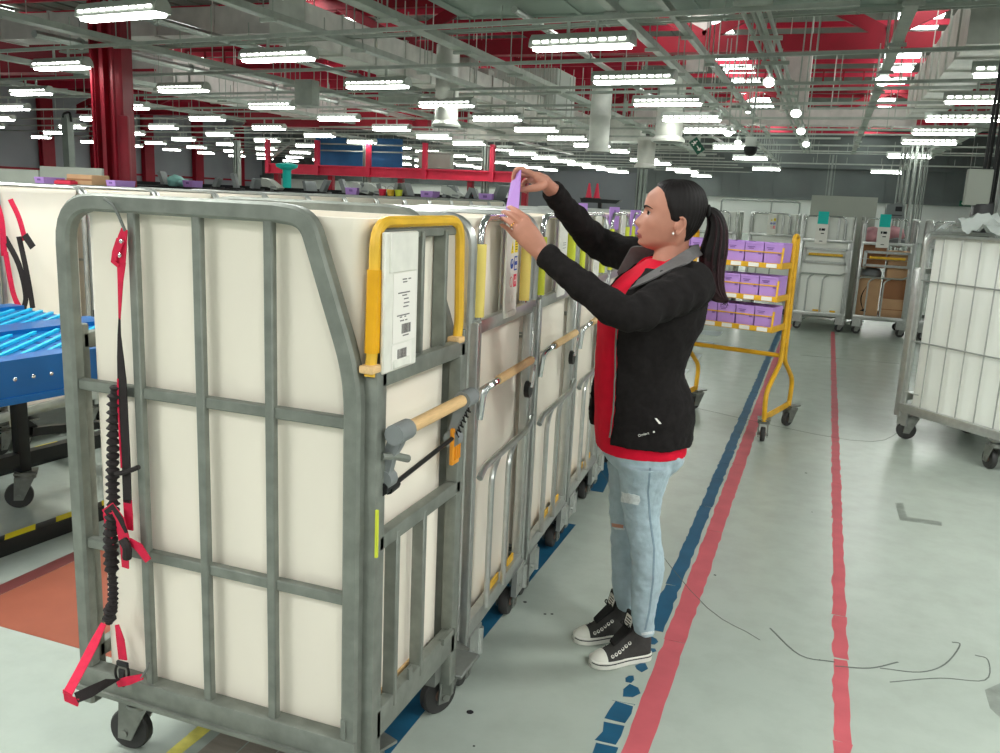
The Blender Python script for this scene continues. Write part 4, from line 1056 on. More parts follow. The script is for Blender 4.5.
m = MB(); m.bar((w_ + .02, .0, .16), (w_ + .02, .0, 1.2), .04, .05, up=(0, 1, 0)); m.bar((w_ + .02, d_, .16), (w_ + .02, d_, 1.2), .04, .05, up=(0, 1, 0)); m.bar((w_ + .02, 0, 1.18), (w_ + .02, d_, 1.18), .04, .04); m.build('end_frame', 'zinc', T)
m = MB(); m.box((w_ / 2, d_ / 2, .235), (w_, d_, .02)); m.bar((-.03, -.01, .225), (w_ + .02, -.01, .225), .04, .06, bev=.004); m.bar((-.03, d_, .225), (w_ + .02, d_, .225), .04, .06); m.build('base', 'zinc', T)
sleeve(T, .03, w_ - .03, .022, d_ - .03, .25, zt_ + .0, 'sleeve_cool', dip=False)
for k, (x, y) in enumerate(((.02, .03), (w_ - .13, .0), (.02, d_ - .05), (w_ - .05, d_ - .05))):
    c = caster(T, (x, y), [.9, -.4, .9, -.4][k], .065, .2, wide=.035)
    if k == 0: m = MB(); m.prism([(x - .05, y - .045, .1), (x + .03, y - .045, .1), (x + .03, y - .045, .23), (x - .05, y - .045, .23)], (0, .012, 0)); m.build('caster_guard', 'zinc', c)
# crumpled clear film lying on its top
m = MB(); nx, ny = 22, 12; R_ = []
for i in range(nx):
    row = []
    for j in range(ny):
        x = -.12 + .5 * i / (nx - 1); y = .2 + .5 * j / (ny - 1)
        z = 1.47 + .1 * noise.noise(V((x * 9, y * 9, 3))) + .09 * math.exp(-((x - .1) / .2) ** 2 - ((y - .45) / .22) ** 2) + .04 * noise.noise(V((x * 26, y * 26, 1)))
        row.append(V((x, y, max(z, 1.432))))
    R_.append(row)
Rm = Matrix.Translation((.64, 6.58, 0)) @ Matrix.Rotation(RZ, 4, 'Z')
vs = [[m.bm.verts.new(Rm @ p) for p in r] for r in R_]
for i in range(nx - 1):
    for j in range(ny - 1): m.bm.faces.new((vs[i][j], vs[i + 1][j], vs[i + 1][j + 1], vs[i][j + 1]))
o = m.build('plastic_film', 'clear_film', angle=50); md = o.modifiers.new('thickness', 'SOLIDIFY'); md.thickness = .002
tag(o, 'crumpled clear plastic film heaped on the white cage at the right', 'plastic film')

# ================================================================== YELLOW TROLLEY WITH PURPLE BOXES
TX, TY, TR = -.26, 5.99, math.radians(-14)
T = thing('picking_trolley', 'yellow tube trolley with three shelves of purple boxes', 'trolley', (TX, TY, 0), TR)
Lt, Dt = -.72, .56
def leg_frame(x):
    for y0, ym, s in ((.0, .24, -1), (Dt, .32, 1)):
        l = MB(); l.tube(fillet([(x, ym, .62), (x, ym, .52), (x, y0 - s * .0 + s * .03, .34), (x, y0 + s * .0, .14)], .08, 5), .0165, 10); l.build('leg', 'yellow_paint', T)
    u = MB(); u.tube(fillet([(x, .24, .6), (x, .24, 1.38), (x, .32, 1.38), (x, .32, .6)], .039, 6), .0165, 10)
    for z in (.66, .9, 1.12): u.bar((x, .24, z), (x, .32, z), .012, .03)
    u.build('upright', 'yellow_paint', T)
    u = MB(); u.bar((x, .0, .165), (x, Dt, .165), .012, .045, bev=.003); u.build('foot_bar', 'yellow_paint', T)
    for y in (.0, Dt): caster(T, (x - .0, y), TR * 0 + (1.9 if y == 0 else 1.2), .05, .145, brake=False)
leg_frame(0); leg_frame(Lt)
m = MB(); m.cyl((Lt, .25, .56), (0, .25, .56), .016, 10); m.build('tie_bar', 'yellow_paint', T)
for z, y0, lab in ((1.185, -.0, 'top'), (.97, -.03, 'middle'), (.77, -.06, 'lowest')):
    s = MB(); s.bar((Lt - .1, y0, z), (0, y0, z), .014, .035, bev=.002); s.bar((Lt - .1, y0 + .02, z + .085), (0, y0 + .02, z + .085), .006, .008)
    s.box((Lt / 2 - .05, y0 + .14, z - .012), (abs(Lt) + .1, .27, .006), rot=Euler((-.0, 0, 0)).to_matrix())
    for x in (Lt, 0): s.bar((x, y0, z), (x, .28, z), .014, .04); s.bar((x, y0, z - .015), (x, y0 + .02, z + .12), .012, .012)
    sh = s.build('shelf', 'yellow_paint', T)
    s = MB()
    for k in range(6): s.box((Lt + abs(Lt) * (k + .5) / 6, y0 - .0085, z), (.07, .002, .026))
    s.build('label_strip', 'paper', sh)
Tm = Matrix.Translation((TX, TY, 0)) @ Matrix.Rotation(TR, 4, 'Z')
BX = None; gP = 'purple boxes on the yellow trolley'
def purple_box(w=.124, d=.2, h=.158):
    t = thing('storage_box', 'x', 'box', (0, 0, 0), TR, gP)
    m = MB(); th = .004
    R = [[(x * k, y * k, z) for x, y in ((-w / 2, -d / 2), (w / 2, -d / 2), (w / 2, d / 2), (-w / 2, d / 2))] for z, k in ((0, .94), (h, 1), (h, 1 - 2 * th / w), (.006, .92))]
    m.loft(R); m.box((0, -d / 2 - .001, h - .006), (w, .006, .012)); m.build('box_body', 'purple', t)
    m = MB()
    for dz, wv in ((-.03, .05), (-.04, .034)): m.box((-.02, -d / 2 - .0015, h + dz), (wv, .002, .005))
    m.box((.04, -d / 2 - .0015, h - .07), (.02, .002, .012)); m.build('print', 'purple_dark', t)
    return t
PB = purple_box()
for si, (z, y0, nm_) in enumerate(((1.172, 0., 'top'), (.957, -.03, 'middle'), (.757, -.06, 'lowest'))):
    for k in range(6):
        x = -.065 - .129 * k
        o = PB if (si == 0 and k == 0) else copy_tree(PB)
        o.location = Tm @ V((x, y0 + .12, z + .0)); o['label'] = 'purple open box on the %s trolley shelf, %s from the right' % (nm_, NTH[k])

# ================================================================== CLUTTER ABOVE THE FAR ROW
def tray_box(u, v, Y, lab, w=.5, h=.14):
    p = aty(u, v, Y); t = thing('letter_tray', lab, 'tray', (p.x, Y, p.z), 0, 'purple letter trays above the cages')
    m = MB(); R = [[(x * k, y * k, z) for x, y in ((-w / 2, -.15), (w / 2, -.15), (w / 2, .15), (-w / 2, .15))] for z, k in ((-h / 2, .92), (h / 2, 1), (h / 2, .96), (-h / 2 + .01, .88))]
    m.loft(R); m.build('tray_body', 'purple', t)
    m = MB(); m.box((0, -.148, h * .1), (w * .3, .008, h * .3)); m.build('hand_hole', 'purple_dark', t)
    return t
# long sorting bench that carries them
bench = thing('sorting_bench', 'long dark sorting bench running behind the far row of cages', 'bench', (-10.6, 13.6, 0))
m = MB(); m.box((0, 0, 1.44), (11.4, .8, .06)); m.box((0, .38, 1.5), (11.4, .05, .08)); m.build('bench_top', 'black_steel', bench)
for k in range(8):
    l = MB(); l.box((-5.5 + k * 1.57, -.3, .705), (.08, .08, 1.41)); l.box((-5.5 + k * 1.57, .3, .705), (.08, .08, 1.41)); l.box((-5.5 + k * 1.57, 0, .3), (.05, .6, .05)); l.build('leg', 'steel_grey', bench)
def zt_at(u, v, Y): return aty(u, v, Y).z
ZB = 1.471
def on_bench(u, Y=13.5): return aty(u, 200, Y).x
for u, v, lab in ((193, 190, 'purple letter tray beside the teal sheets on the long bench'), (355, 200, 'purple letter tray behind the yellow hoop\'s left end'), (430, 202, 'purple letter tray behind the yellow hoop\'s right end'), (488, 203, 'purple letter tray just left of the raised purple card')):
    t = tray_box(u, v, 13.45, lab, .22, .12); t.location.z = ZB + .061
for k, u in enumerate((165, 215, 236, 254, 310, 322, 345, 363, 380, 397, 409, 445, 458, 467, 477, 498)):
    x = on_bench(u); rn_ = random.Random(k); h_ = rn_.uniform(.16, .26)
    t = thing('sorting_chute', 'small grey tilted chute on the long bench, %s from the left' % (NTH + ['eleventh', 'twelfth', 'thirteenth', 'fourteenth', 'fifteenth', 'sixteenth'])[k], 'chute', (x, 13.55, ZB), rn_.uniform(-.4, .4), 'grey chutes along the sorting bench')
    m = MB(); a_ = rn_.uniform(.2, .5) * (1 if k % 2 else -1); R = Euler((0, a_, 0)).to_matrix(); m.box(R @ V((0, 0, h_ / 2)) + V((0, 0, .03)), (.02, .26, h_), rot=R, bev=.004); m.box(R @ V((0, -.13, h_ / 2)) + V((0, 0, .03)), (.07, .015, h_), rot=R); m.build('flap', 'grey_plastic', t)
    m = MB(); m.box((0, 0, .015), (.2, .3, .03), bev=.004); m.build('foot_plate', 'black_plastic', t)
for u, lab in ((272, 'white scanner head on the bench under the red gantry end'), (362, 'white scanner head on the bench above the yellow hoop\'s left corner'), (375, 'pale scanner head on the bench above the middle of the yellow hoop'), (452, 'white scanner head on the bench left of the raised card')):
    x = on_bench(u); t = thing('scanner_head', lab, 'scanner', (x, 13.5, ZB), 0, 'white scanner heads on the bench')
    m = MB(); m.prism([(-.16, -.1, .1), (.16, -.1, .02), (.2, -.1, .06), (-.02, -.1, .2), (-.16, -.1, .22)], (0, .2, 0)); m.build('scanner_case', 'lamp_body', t)
    m = MB(); m.cyl((0, 0, 0), (0, 0, .1), .03, 8); m.box((.1, -.102, .07), (.12, .006, .03)); m.build('scanner_stand', 'grey_plastic', t)
for u, c, lab in ((388, 'label_red', 'small red tub on the bench above the yellow hoop'), (396, 'yellow_tape', 'small orange tub on the bench above the yellow hoop'), (404, 'yellow_lime', 'small yellow tub on the bench above the yellow hoop')):
    x = on_bench(u); t = thing('parts_tub', lab, 'tub', (x, 13.3, ZB), 0, 'coloured tubs on the bench'); m = MB(); m.lathe([(.05, 0), (.065, .11), (.07, .11), (.07, .12), (.055, .12), (.045, .02), (.001, .02)], seg=12); m.build('tub_body', c, t); m = MB(); m.tube([(-.066, 0, .11), (-.05, 0, .16), (0, 0, .18), (.05, 0, .16), (.066, 0, .11)], .004, 6); m.build('tub_handle', 'galv', t)
for u, lab, s in ((176, 'crumpled teal sheet on the long bench, larger one', 1.), (184, 'crumpled teal sheet on the long bench beside the purple tray', .7)):
    x = on_bench(u); m = MB(); m.ball((x, 13.5, ZB + .1 * s), (.17 * s, .14, .11 * s), 14)
    for v_ in m.bm.verts: v_.co += (v_.co - V((x, 13.5, ZB + .1 * s))) * .35 * noise.noise(v_.co * 12); v_.co.z = max(v_.co.z, ZB + .001)
    tag(m.build('plastic_sheet', mat('pale_teal', (150, 212, 206), .5, 0, .1, 6), angle=60), lab, 'plastic sheet')
# partition boards, flat carton and purple trays over the left end of the far row
gW = 'grey partition boards at the left'
for (u0, u1, lab) in ((-60, 39.5, 'grey partition board at the left picture edge'), (40.5, 103, 'grey partition board in front of the big red column')):
    a, b = aty(u0, 166, 8.2), aty(u1, 168, 8.2)
    T = thing('partition_board', lab, 'partition', ((a.x + b.x) / 2, 8.2, 0), 0, gW); w_ = b.x - a.x
    m = MB(); m.box((0, 0, a.z / 2 + .4), (w_ - .01, .04, a.z - .8), bev=.004); m.build('panel', 'board_grey', T)
    for s in (-1, 1): l = MB(); l.box((s * w_ * .46, 0, .4), (.04, .04, .8)); l.box((s * w_ * .46, 0, .01), (.05, .5, .02)); l.build('leg', 'steel_grey', T)
tb = thing('side_table', 'grey side table hidden behind the far row, carrying the flat carton', 'table', (-8.3, 7.68, 0))
m = MB(); m.box((.4, 0, 1.455), (2.4, .45, .03)); m.build('table_top', 'steel_grey', tb)
for x, y in ((-.7, -.15), (1.5, -.15), (-.7, .15), (1.5, .15)): l = MB(); l.box((x, y, .72), (.05, .05, 1.44)); l.build('leg', 'steel_grey', tb)
p = aty(101, 184, 7.9); T = thing('flat_carton', 'flat brown carton lying in front of the big red column foot', 'box', (p.x, 7.72, 1.471), .0)
m = MB(); m.box((0, 0, .06), (.36, .26, .11), bev=.006); m.build('carton', 'card', T); m = MB(); m.box((0, -.131, .06), (.36, .002, .02)); m.build('tape', 'card_dark', T)
p = aty(84, 187.5, 7.75); T = thing('red_lid', 'flat red lid beside the flat brown carton', 'lid', (p.x, 7.5, 1.471))
m = MB(); m.box((0, 0, .02), (.24, .1, .04), bev=.006); m.build('lid_panel', 'red_bright', T); m = MB(); m.box((0, 0, .045), (.2, .08, .012), bev=.003); m.build('lid_rim', 'red_steel', T)
t = tray_box(121, 186, 7.65, 'purple letter tray right of the flat brown carton', .13, .07); t.location.z = 1.47 + .036
t = tray_box(50, 184, 7.65, 'purple letter tray in front of the grey partition boards', .14, .07); t.location.z = 1.47 + .036; t.location.x = max(t.location.x, -9.05)
# teal pole lamp and bracket post
p = aty(287, 190, 16); T = thing('pole_stand', 'turquoise pole stand with a flat head under the red gantry', 'stand', (p.x, 16, 0))
m = MB(); m.cyl((0, 0, 0), (0, 0, 1.92), .09, 12); m.build('pole', 'teal', T); m = MB(); m.lathe([(.08, 1.9), (.22, 1.96), (.24, 2.02), (.001, 2.06)], seg=16); m.build('head', 'teal', T); m = MB(); m.lathe([(.25, 0), (.25, .03), (.1, .06)], seg=16); m.build('base_plate', 'black_steel', T)
p = aty(67, 118, 18); T = thing('bracket_post', 'grey bracket post with a crossbar standing left of the big red column', 'post', (p.x, 18, 0)); h_ = p.z
m = MB(); m.box((0, 0, h_ / 2), (.2, .2, h_)); m.build('post', 'steel_grey', T); m = MB(); m.tube(fillet([(-.14, 0, h_ - .1), (-.14, 0, h_ + .1), (.1, 0, h_ + .16), (.14, 0, h_ - .1)], .08, 4), .03, 6); m.bar((.1, 0, h_ - 1.3), (.8, 0, h_ - 1.75), .06, .06); m.build('bracket', 'black_steel', T)

# red gantry with blue backing
T = thing('gantry', 'long red steel gantry with posts and blue backing far behind the cages', 'gantry', (0, 30, 0))
a, b = aty(270, 166, 30), aty(532, 180, 30); za = zt_at(400, 173, 30)
m = MB(); m.box(((a.x + b.x) / 2, 0, za), (b.x - a.x, .3, .3)); m.box(((a.x + b.x) / 2, 0, za + .16), (b.x - a.x, .5, .05)); m.box(((a.x + b.x) / 2, 0, za - .16), (b.x - a.x, .5, .05)); m.build('beam', 'red_bright', T)
for u in (271, 320, 371, 427, 494): x = aty(u, 170, 30).x; l = MB(); l.box((x, -.2, za + .45), (.16, .16, 1.3)); l.build('post', 'red_bright', T)
m = MB(); 
for dz in (.75, 1.0): m.bar((a.x, .1, za + dz), (b.x, .1, za + dz), .05, .05)
m.bar((a.x, -.1, za + .3), (a.x + 1.2, -.1, za + 1.1), .08, .08); m.build('guard_rail', 'steel_grey', T)
for u in (276, 330, 400, 470, 525): x = aty(u, 175, 30).x; l = MB(); l.box((x, .1, (za - .2) / 2), (.2, .2, za - .2)); l.build('leg', 'red_steel', T)
q0, q1 = aty(316, 160, 31.), aty(402, 160, 31.)
m = MB(); m.box(((q0.x + q1.x) / 2, 1., za + .75), (q1.x - q0.x, .1, 1.1))
m.build('backing', 'blue_wall', T)
q0, q1 = aty(420, 160, 31.), aty(452, 160, 31.); m = MB(); m.box(((q0.x + q1.x) / 2, 1., za + .55), (q1.x - q0.x, .4, .6), bev=.03); m.build('cabinet', 'board_grey', T)
# shelf with two cones near the woman's arm
p = aty(600, 203, 20); T = thing('wall_shelf', 'black shelf board on a stand behind the woman\'s raised arm', 'shelf', (p.x, 20, 0)); hz = p.z
m = MB(); m.prism([(-.42, -.12, hz), (.4, -.12, hz), (.5, -.12, hz + .08), (-.46, -.12, hz + .1)], (0, .24, 0)); m.build('shelf_board', 'black_steel', T)
m = MB(); m.box((0, 0, hz / 2), (.08, .08, hz)); m.build('post', 'black_steel', T)
for u, lab in ((589, 'red and white cone at the left on the black shelf'), (597, 'red and white cone at the right on the black shelf')):
    q = aty(u, 200, 20); c = thing('traffic_cone', lab, 'cone', (q.x, 19.95, hz + .095), 0, 'cones on the black shelf')
    m = MB(); m.lathe([(.1, 0), (.1, .02), (.075, .02), (.02, .34), (.001, .345)], seg=14); m.build('cone', 'red_bright', c); m = MB(); m.lathe([(.056, .12), (.042, .21), (.04, .21), (.054, .12)], seg=14); m.build('white_band', 'paper', c)
    m = MB(); m.box((0, 0, .008), (.2, .2, .016), bev=.003); m.build('cone_base', 'black_plastic', c)
# purple cards standing in the hoops of the row
for u, v0, v1, X, lab in ((614, 207, 230, -1.05, 'tall purple card in the row, left of the woman\'s eye level'), (635, 210, 234, -1.08, 'purple card in the row right in front of her nose'), (583, 203, 212, -1.05, 'purple card in the row half hidden above her far sleeve')):
    a, b = atx(u - 4, v0, X), atx(u + 4, v1, X)
    m = MB(); m.box(((a.x), (a.y + b.y) / 2, (a.z + b.z) / 2), (.004, abs(b.y - a.y), a.z - b.z), bev=.001); o = m.build('routing_card', 'purple_card')
    m = MB(); m.box((a.x + .0025, (a.y + b.y) / 2, a.z - .02), (.001, .04, .008)); m.build('print', 'purple_dark', o)
    tag(o, lab, 'card', 'purple cards in the cage row')
# pipework over the white far wall
for (u0, v0, u1, v1, Y, lab) in ((722, 199, 800, 204, 34, 'thin grey bent pipe frame in front of the white wall behind the trolley'),):
    a, b = aty(u0, v0, Y), aty(u1, v1, Y); m = MB(); m.tube(fillet([(a.x, Y, .0), (a.x, Y, a.z), (b.x, Y, a.z), (b.x, Y, 0)], .12, 4), .035, 8); m.tube([(a.x + 1.8, Y, a.z), (a.x + 1.8, Y, 0)], .03, 8); tag(m.build('pipe_frame', 'steel_grey'), lab, 'pipe')
# ================================================================== THE WOMAN
PR = V((-.45, 2.78, 0)); PH = math.atan2(-.19, -.98)
PF = V((math.cos(PH), math.sin(PH), 0)); PL = V((-PF.y, PF.x, 0))     # forward (towards the cages), her left (towards the camera)
def pl(u, v, l=0.):
    d = ray(u, v); t = (l - (CO - PR).dot(PL)) / d.dot(PL); p = CO + d * t - PR
    return V((p.dot(PF), p.dot(PL), p.z))
def wl(p): p = V(p) - PR; return V((p.dot(PF), p.dot(PL), p.z))     # world -> person
def lw(p): return PR + PF * p[0] + PL * p[1] + V((0, 0, p[2]))
def interp(tab, x):
    if x <= tab[0][0]: return tab[0][1:]
    for a, b in zip(tab, tab[1:]):
        if x <= b[0]: t = (x - a[0]) / (b[0] - a[0]); return tuple(p + (q - p) * t for p, q in zip(a[1:], b[1:]))
    return tab[-1][1:]
def sm_interp(tab, x):
    """smooth (catmull-rom) version of interp"""
    xs = [t[0] for t in tab]
    if x <= xs[0]: return tab[0][1:]
    if x >= xs[-1]: return tab[-1][1:]
    i = max(k for k in range(len(xs) - 1) if xs[k] <= x); out = []
    x0, x1 = xs[i], xs[i + 1]; t = (x - x0) / (x1 - x0)
    for c in range(1, len(tab[0])):
        y0, y1 = tab[i][c], tab[i + 1][c]
        m0 = (y1 - tab[i - 1][c]) / (x1 - xs[i - 1]) if i > 0 else (y1 - y0) / (x1 - x0)
        m1 = (tab[i + 2][c] - y0) / (xs[i + 2] - x0) if i + 2 < len(xs) else (y1 - y0) / (x1 - x0)
        h = x1 - x0
        out.append((2 * t ** 3 - 3 * t * t + 1) * y0 + (t ** 3 - 2 * t * t + t) * h * m0 + (-2 * t ** 3 + 3 * t * t) * y1 + (t ** 3 - t * t) * h * m1)
    return tuple(out)
def solid(mb, voxel, smooth=2, factor=.5, tex=0., tsize=.06, name='x', mats=(), parent=None):
    """union of the closed pieces as one continuous skin"""
    o = mb.build(name + '_raw', list(mats))
    md = o.modifiers.new('r', 'REMESH'); md.mode = 'VOXEL'; md.voxel_size = voxel; md.use_smooth_shade = True
    if smooth: s = o.modifiers.new('s', 'SMOOTH'); s.iterations = smooth; s.factor = factor
    if tex:
        t = bpy.data.textures.new('folds', 'CLOUDS'); t.noise_scale = tsize; t.noise_depth = 2
        dsp = o.modifiers.new('d', 'DISPLACE'); dsp.texture = t; dsp.strength = tex; dsp.mid_level = .5; dsp.texture_coords = 'LOCAL'
        s = o.modifiers.new('s2', 'SMOOTH'); s.iterations = 2
    dg = bpy.context.evaluated_depsgraph_get(); me = bpy.data.meshes.new_from_object(o.evaluated_get(dg))
    me.name = name; raw = o.data; bpy.data.objects.remove(o); bpy.data.meshes.remove(raw)
    for p in me.polygons: p.use_smooth = True; p.material_index = 0
    n = bpy.data.objects.new(name, me); COL.objects.link(n)
    me.materials.clear()
    for k in mats: me.materials.append(MT[k])
    if parent is not None: par(n, parent)
    return n
PSI = math.radians(14)
TORSO = [  # v, u front, u back, half width
    (256, 650, 690, .075), (262, 644, 694, .10), (268, 636, 699, .145), (276, 625, 702, .172), (290, 611, 703.5, .185), (305, 602, 703, .185), (322, 598, 700, .175), (340, 596.5, 690, .165),
    (358, 595.5, 684.5, .155), (373, 595, 681.5, .152), (388, 594.5, 689, .16), (405, 594.5, 691.5, .17), (425, 594.5, 690.5, .175), (446, 595.5, 688.5, .176), (460, 598, 687, .174)]
def torso_ring(v, grow=0., n=48, ph0=0., ph1=2 * PI, fgrow=None):
    uf, ub, b = sm_interp(TORSO, v)
    p0, p1 = pl(uf, v), pl(ub, v); E = (p0.x - p1.x) / 2; cf = (p0.x + p1.x) / 2; z = (p0.z + p1.z) / 2
    a = math.sqrt(max((E * E - (b * math.sin(PSI)) ** 2), .002)) / math.cos(PSI)
    out = []
    for k in range(n):
        ph = ph0 + (ph1 - ph0) * k / (n if ph1 - ph0 > 6.28 else n - 1)
        c, s = math.cos(ph), math.sin(ph); ee = 2 / 2.35
        x = (a + (grow if fgrow is None or c < 0 else grow + (fgrow - grow) * max(0, c))) * math.copysign(abs(c) ** ee, c); y = (b + grow) * math.copysign(abs(s) ** ee, s)
        out.append(V((cf + x * math.cos(PSI) - y * math.sin(PSI), x * math.sin(PSI) + y * math.cos(PSI), z)))
    return out
# ---- joints
S_n, E_n, W_n = pl(687, 289, .16), pl(626, 312, .335), pl(541, 252, .225)
S_f, E_f, W_f = pl(662, 268, -.165), pl(598, 243, -.27), pl(549, 187, -.02)
# ---- head as a polar height field
HEAD = [  # v, u front, u back, half width
    (180.6, 672, 684, .012), (182, 666, 692, .035), (185, 660, 697, .052), (189, 654.5, 701.5, .063), (194, 648.7, 704, .0705), (200, 645.8, 705.5, .0745), (206, 644.4, 705.5, .0765), (209, 644.9, 705, .077),
    (213, 644.6, 704, .0765), (218, 643, 702, .075), (223, 641.4, 699.5, .073), (228, 639.6, 696.5, .0705), (233, 638.4, 692.5, .067), (238, 638.2, 688, .0625), (243, 638.8, 684, .056), (246.5, 641, 681, .047), (249, 645, 679, .036), (251, 652, 676, .02)]
NOSE = [(208, 0.), (211, .002), (214, .0065), (218, .0135), (221.5, .0195), (223.6, .0222), (225.5, .0195), (227.3, .0115), (229, .004), (231, 0.)]
UC = 676
def gss(x, s): return math.exp(-(x / s) ** 2)
def head_point(v, th, off=0.):
    uf, ub, w = sm_interp(HEAD, v); c = pl(UC, v)
    F = pl(uf, v).x - c.x; B = c.x - pl(ub, v).x; e = 2 / 2.25
    ct, st = math.cos(th), math.sin(th)
    x = (F if ct > 0 else B) * math.copysign(abs(ct) ** e, ct); y = w * math.copysign(abs(st) ** e, st)
    if ct > 0:
        n_ = interp(NOSE, v)[0] if 208 < v < 231 else 0.
        sg = .0072 + .0058 * max(0, min(1, (v - 213) / 11))
        x += n_ * gss(y, sg) + .0035 * gss(abs(y) - .0135, .006) * gss(v - 226, 2.2)
        x += .0065 * gss(y, .017) * gss(v - 233.2, 1.35) + .0066 * gss(y, .016) * gss(v - 237.6, 1.5) - .0025 * gss(y, .02) * gss(v - 235.3, .7) - .002 * gss(y, .02) * gss(v - 241, 1.6) + .006 * gss(y, .021) * gss(v - 245, 3.0)
        x += -.0085 * gss(abs(y) - .032, .0145) * gss(v - 214.3, 3.2) + .0035 * gss(abs(y) - .03, .02) * gss(v - 208, 2.4)
        k = .004 * gss(abs(y) - .052, .018) * gss(v - 223, 6); x += k; y += math.copysign(k, y)
    if off:
        nrm = V((x / max(F if ct > 0 else B, .02) ** 2, y / max(w, .02) ** 2, 0));
        if nrm.length > 0: nrm.normalize()
        tz = max(0, (200 - v) / 20.); x += nrm.x * off * (1 - .5 * tz); y += nrm.y * off * (1 - .5 * tz)
        return V((c.x + x, y, c.z + off * tz * .6))
    return V((c.x + x, y, c.z))
def vs_(a, b, n): return [a + (b - a) * k / (n - 1) for k in range(n)]
NT = 140
thetas = [2 * PI * k / NT for k in range(NT)]
body = MB()
body.loft([[head_point(v, t) for t in thetas] for v in [180.7, 181.3] + vs_(182, 251, 92)])
# ears
for sgn in (1, -1):
    c = pl(678.8, 225.5, .0); yy = .0735 * sgn
    out = [(-.2, 1.), (.35, 1.02), (.85, .75), (1.0, .25), (.9, -.2), (.55, -.55), (.2, -.85), (-.15, -1.02), (-.45, -.9), (-.5, -.6)]
    q = spline([c + V((-a * .0165, sgn * .012 + yy * 0 + (yy + sgn * (.006 * max(0, a))), b * .0255)) for a, b in out], 4)
    body.tube(q, [.0036, .0042, .0042, .0042, .004, .004, .0045, .006, .0055, .004], 7)
    body.ball(c + V((-.004, yy + sgn * .006, 0)), (.0145, .005, .024), 12)
    body.ball(c + V((.009, yy + sgn * .004, -.002)), (.006, .008, .014), 10)
# neck
body.loft([[c + V((a * math.cos(t), b * math.sin(t), .0)) + V((s * math.cos(t), 0, s2 * math.cos(t))) for t in [2 * PI * k / 32 for k in range(32)]] for c, a, b, s, s2 in
    ((pl(676, 232), .046, .05, 0, .0), (pl(673, 243), .05, .052, 0, -.006), (pl(671, 252), .054, .054, 0, -.01), (pl(670, 261), .058, .06, 0, -.012), (pl(667, 270), .066, .085, 0, -.012), (pl(664, 280), .08, .11, 0, 0))])
# trunk and limbs under the clothes
body.loft([torso_ring(v, -.03) for v in (266, 272, 280, 295, 310, 330, 350, 373, 390, 410, 430, 450)] + [torso_ring(459, -.05), torso_ring(472, -.09)])
def limb(mb, pts, rs, n=6, seg=16, sub=None): mb.tube(spline(pts, n), lerp_list(rs, (len(pts) - 1) * n + 1), seg)
limb(body, [S_n + V((0, -.06, 0)), S_n, (S_n + E_n) / 2, E_n, (E_n + W_n) / 2, W_n], [.05, .05, .036, .028, .026, .024]); limb(body, [S_f + V((0, .06, 0)), S_f, (S_f + E_f) / 2, E_f, (E_f + W_f) / 2, W_f], [.05, .05, .036, .028, .026, .024])
LEGN = [(462, 616, 674), (474, 618.5, 670), (492, 620, 664), (509, 622, 660.5), (525, 625, 660.5), (540, 628, 662), (557, 630.5, 664), (575, 631, 664), (592, 631, 660), (612, 631.5, 655.5), (624, 633, 654), (633, 634.5, 654)]
LEGF = [(462, 607.5, 660), (474, 608, 654), (495, 609, 648), (523, 610, 644), (540, 610.5, 643), (554, 611, 643), (575, 611.7, 642.5), (590, 612.3, 640.5), (600, 615, 638), (608, 617, 637)]
def leg_rings(tab, l0, l1, shrink, nn=40, lo=None):
    R = []
    v0, v1 = tab[0][0], tab[-1][0]
    for i in range(nn):
        v = v0 + (v1 - v0) * i / (nn - 1); ul, ur = sm_interp(tab, v); t = i / (nn - 1); l = l0 + (l1 - l0) * t
        a, b = pl(ul, v, l), pl(ur, v, l); c = (a + b) / 2; r = (a.x - b.x) / 2 - shrink
        k = 1.0 + .02 * math.sin(v * .55) * (max(0, t - .78) / .22) + .012 * math.sin(v * .4) * gss(v - 545, 25)
        R.append([c + V((r * k * math.cos(q), r * k * 1.04 * math.sin(q), 0)) for q in [2 * PI * j / 28 for j in range(28)]])
    return R
body.loft(leg_rings(LEGN, .085, .075, .02)); body.loft(leg_rings(LEGF, -.085, -.09, .02))
# ---- hands
def finger(mb, pts, r0, r1): mb.tube(spline(pts, 4), lerp_list([r0 * .95, r0, r0 * .96, (r0 + r1) / 2, r1 * 1.02, r1 * .9, r1 * .45], (len(pts) - 1) * 4 + 1), 12)
def palm(mb, secs):
    R = []
    for c, w, h, wd in secs:    # centre, half width, half thickness, width direction
        wd = V(wd).normalized(); R.append((c, w, h, wd))
    rings = []
    for i, (c, w, h, wd) in enumerate(R):
        ax = (R[min(i + 1, len(R) - 1)][0] - R[max(i - 1, 0)][0]).normalized(); wv = (wd - ax * wd.dot(ax)).normalized(); hv = ax.cross(wv)
        rings.append([c + wv * (w * math.copysign(abs(math.cos(t)) ** .8, math.cos(t))) + hv * (h * math.copysign(abs(math.sin(t)) ** .8, math.sin(t))) for t in [2 * PI * k / 20 for k in range(20)]])
    mb.loft(rings)
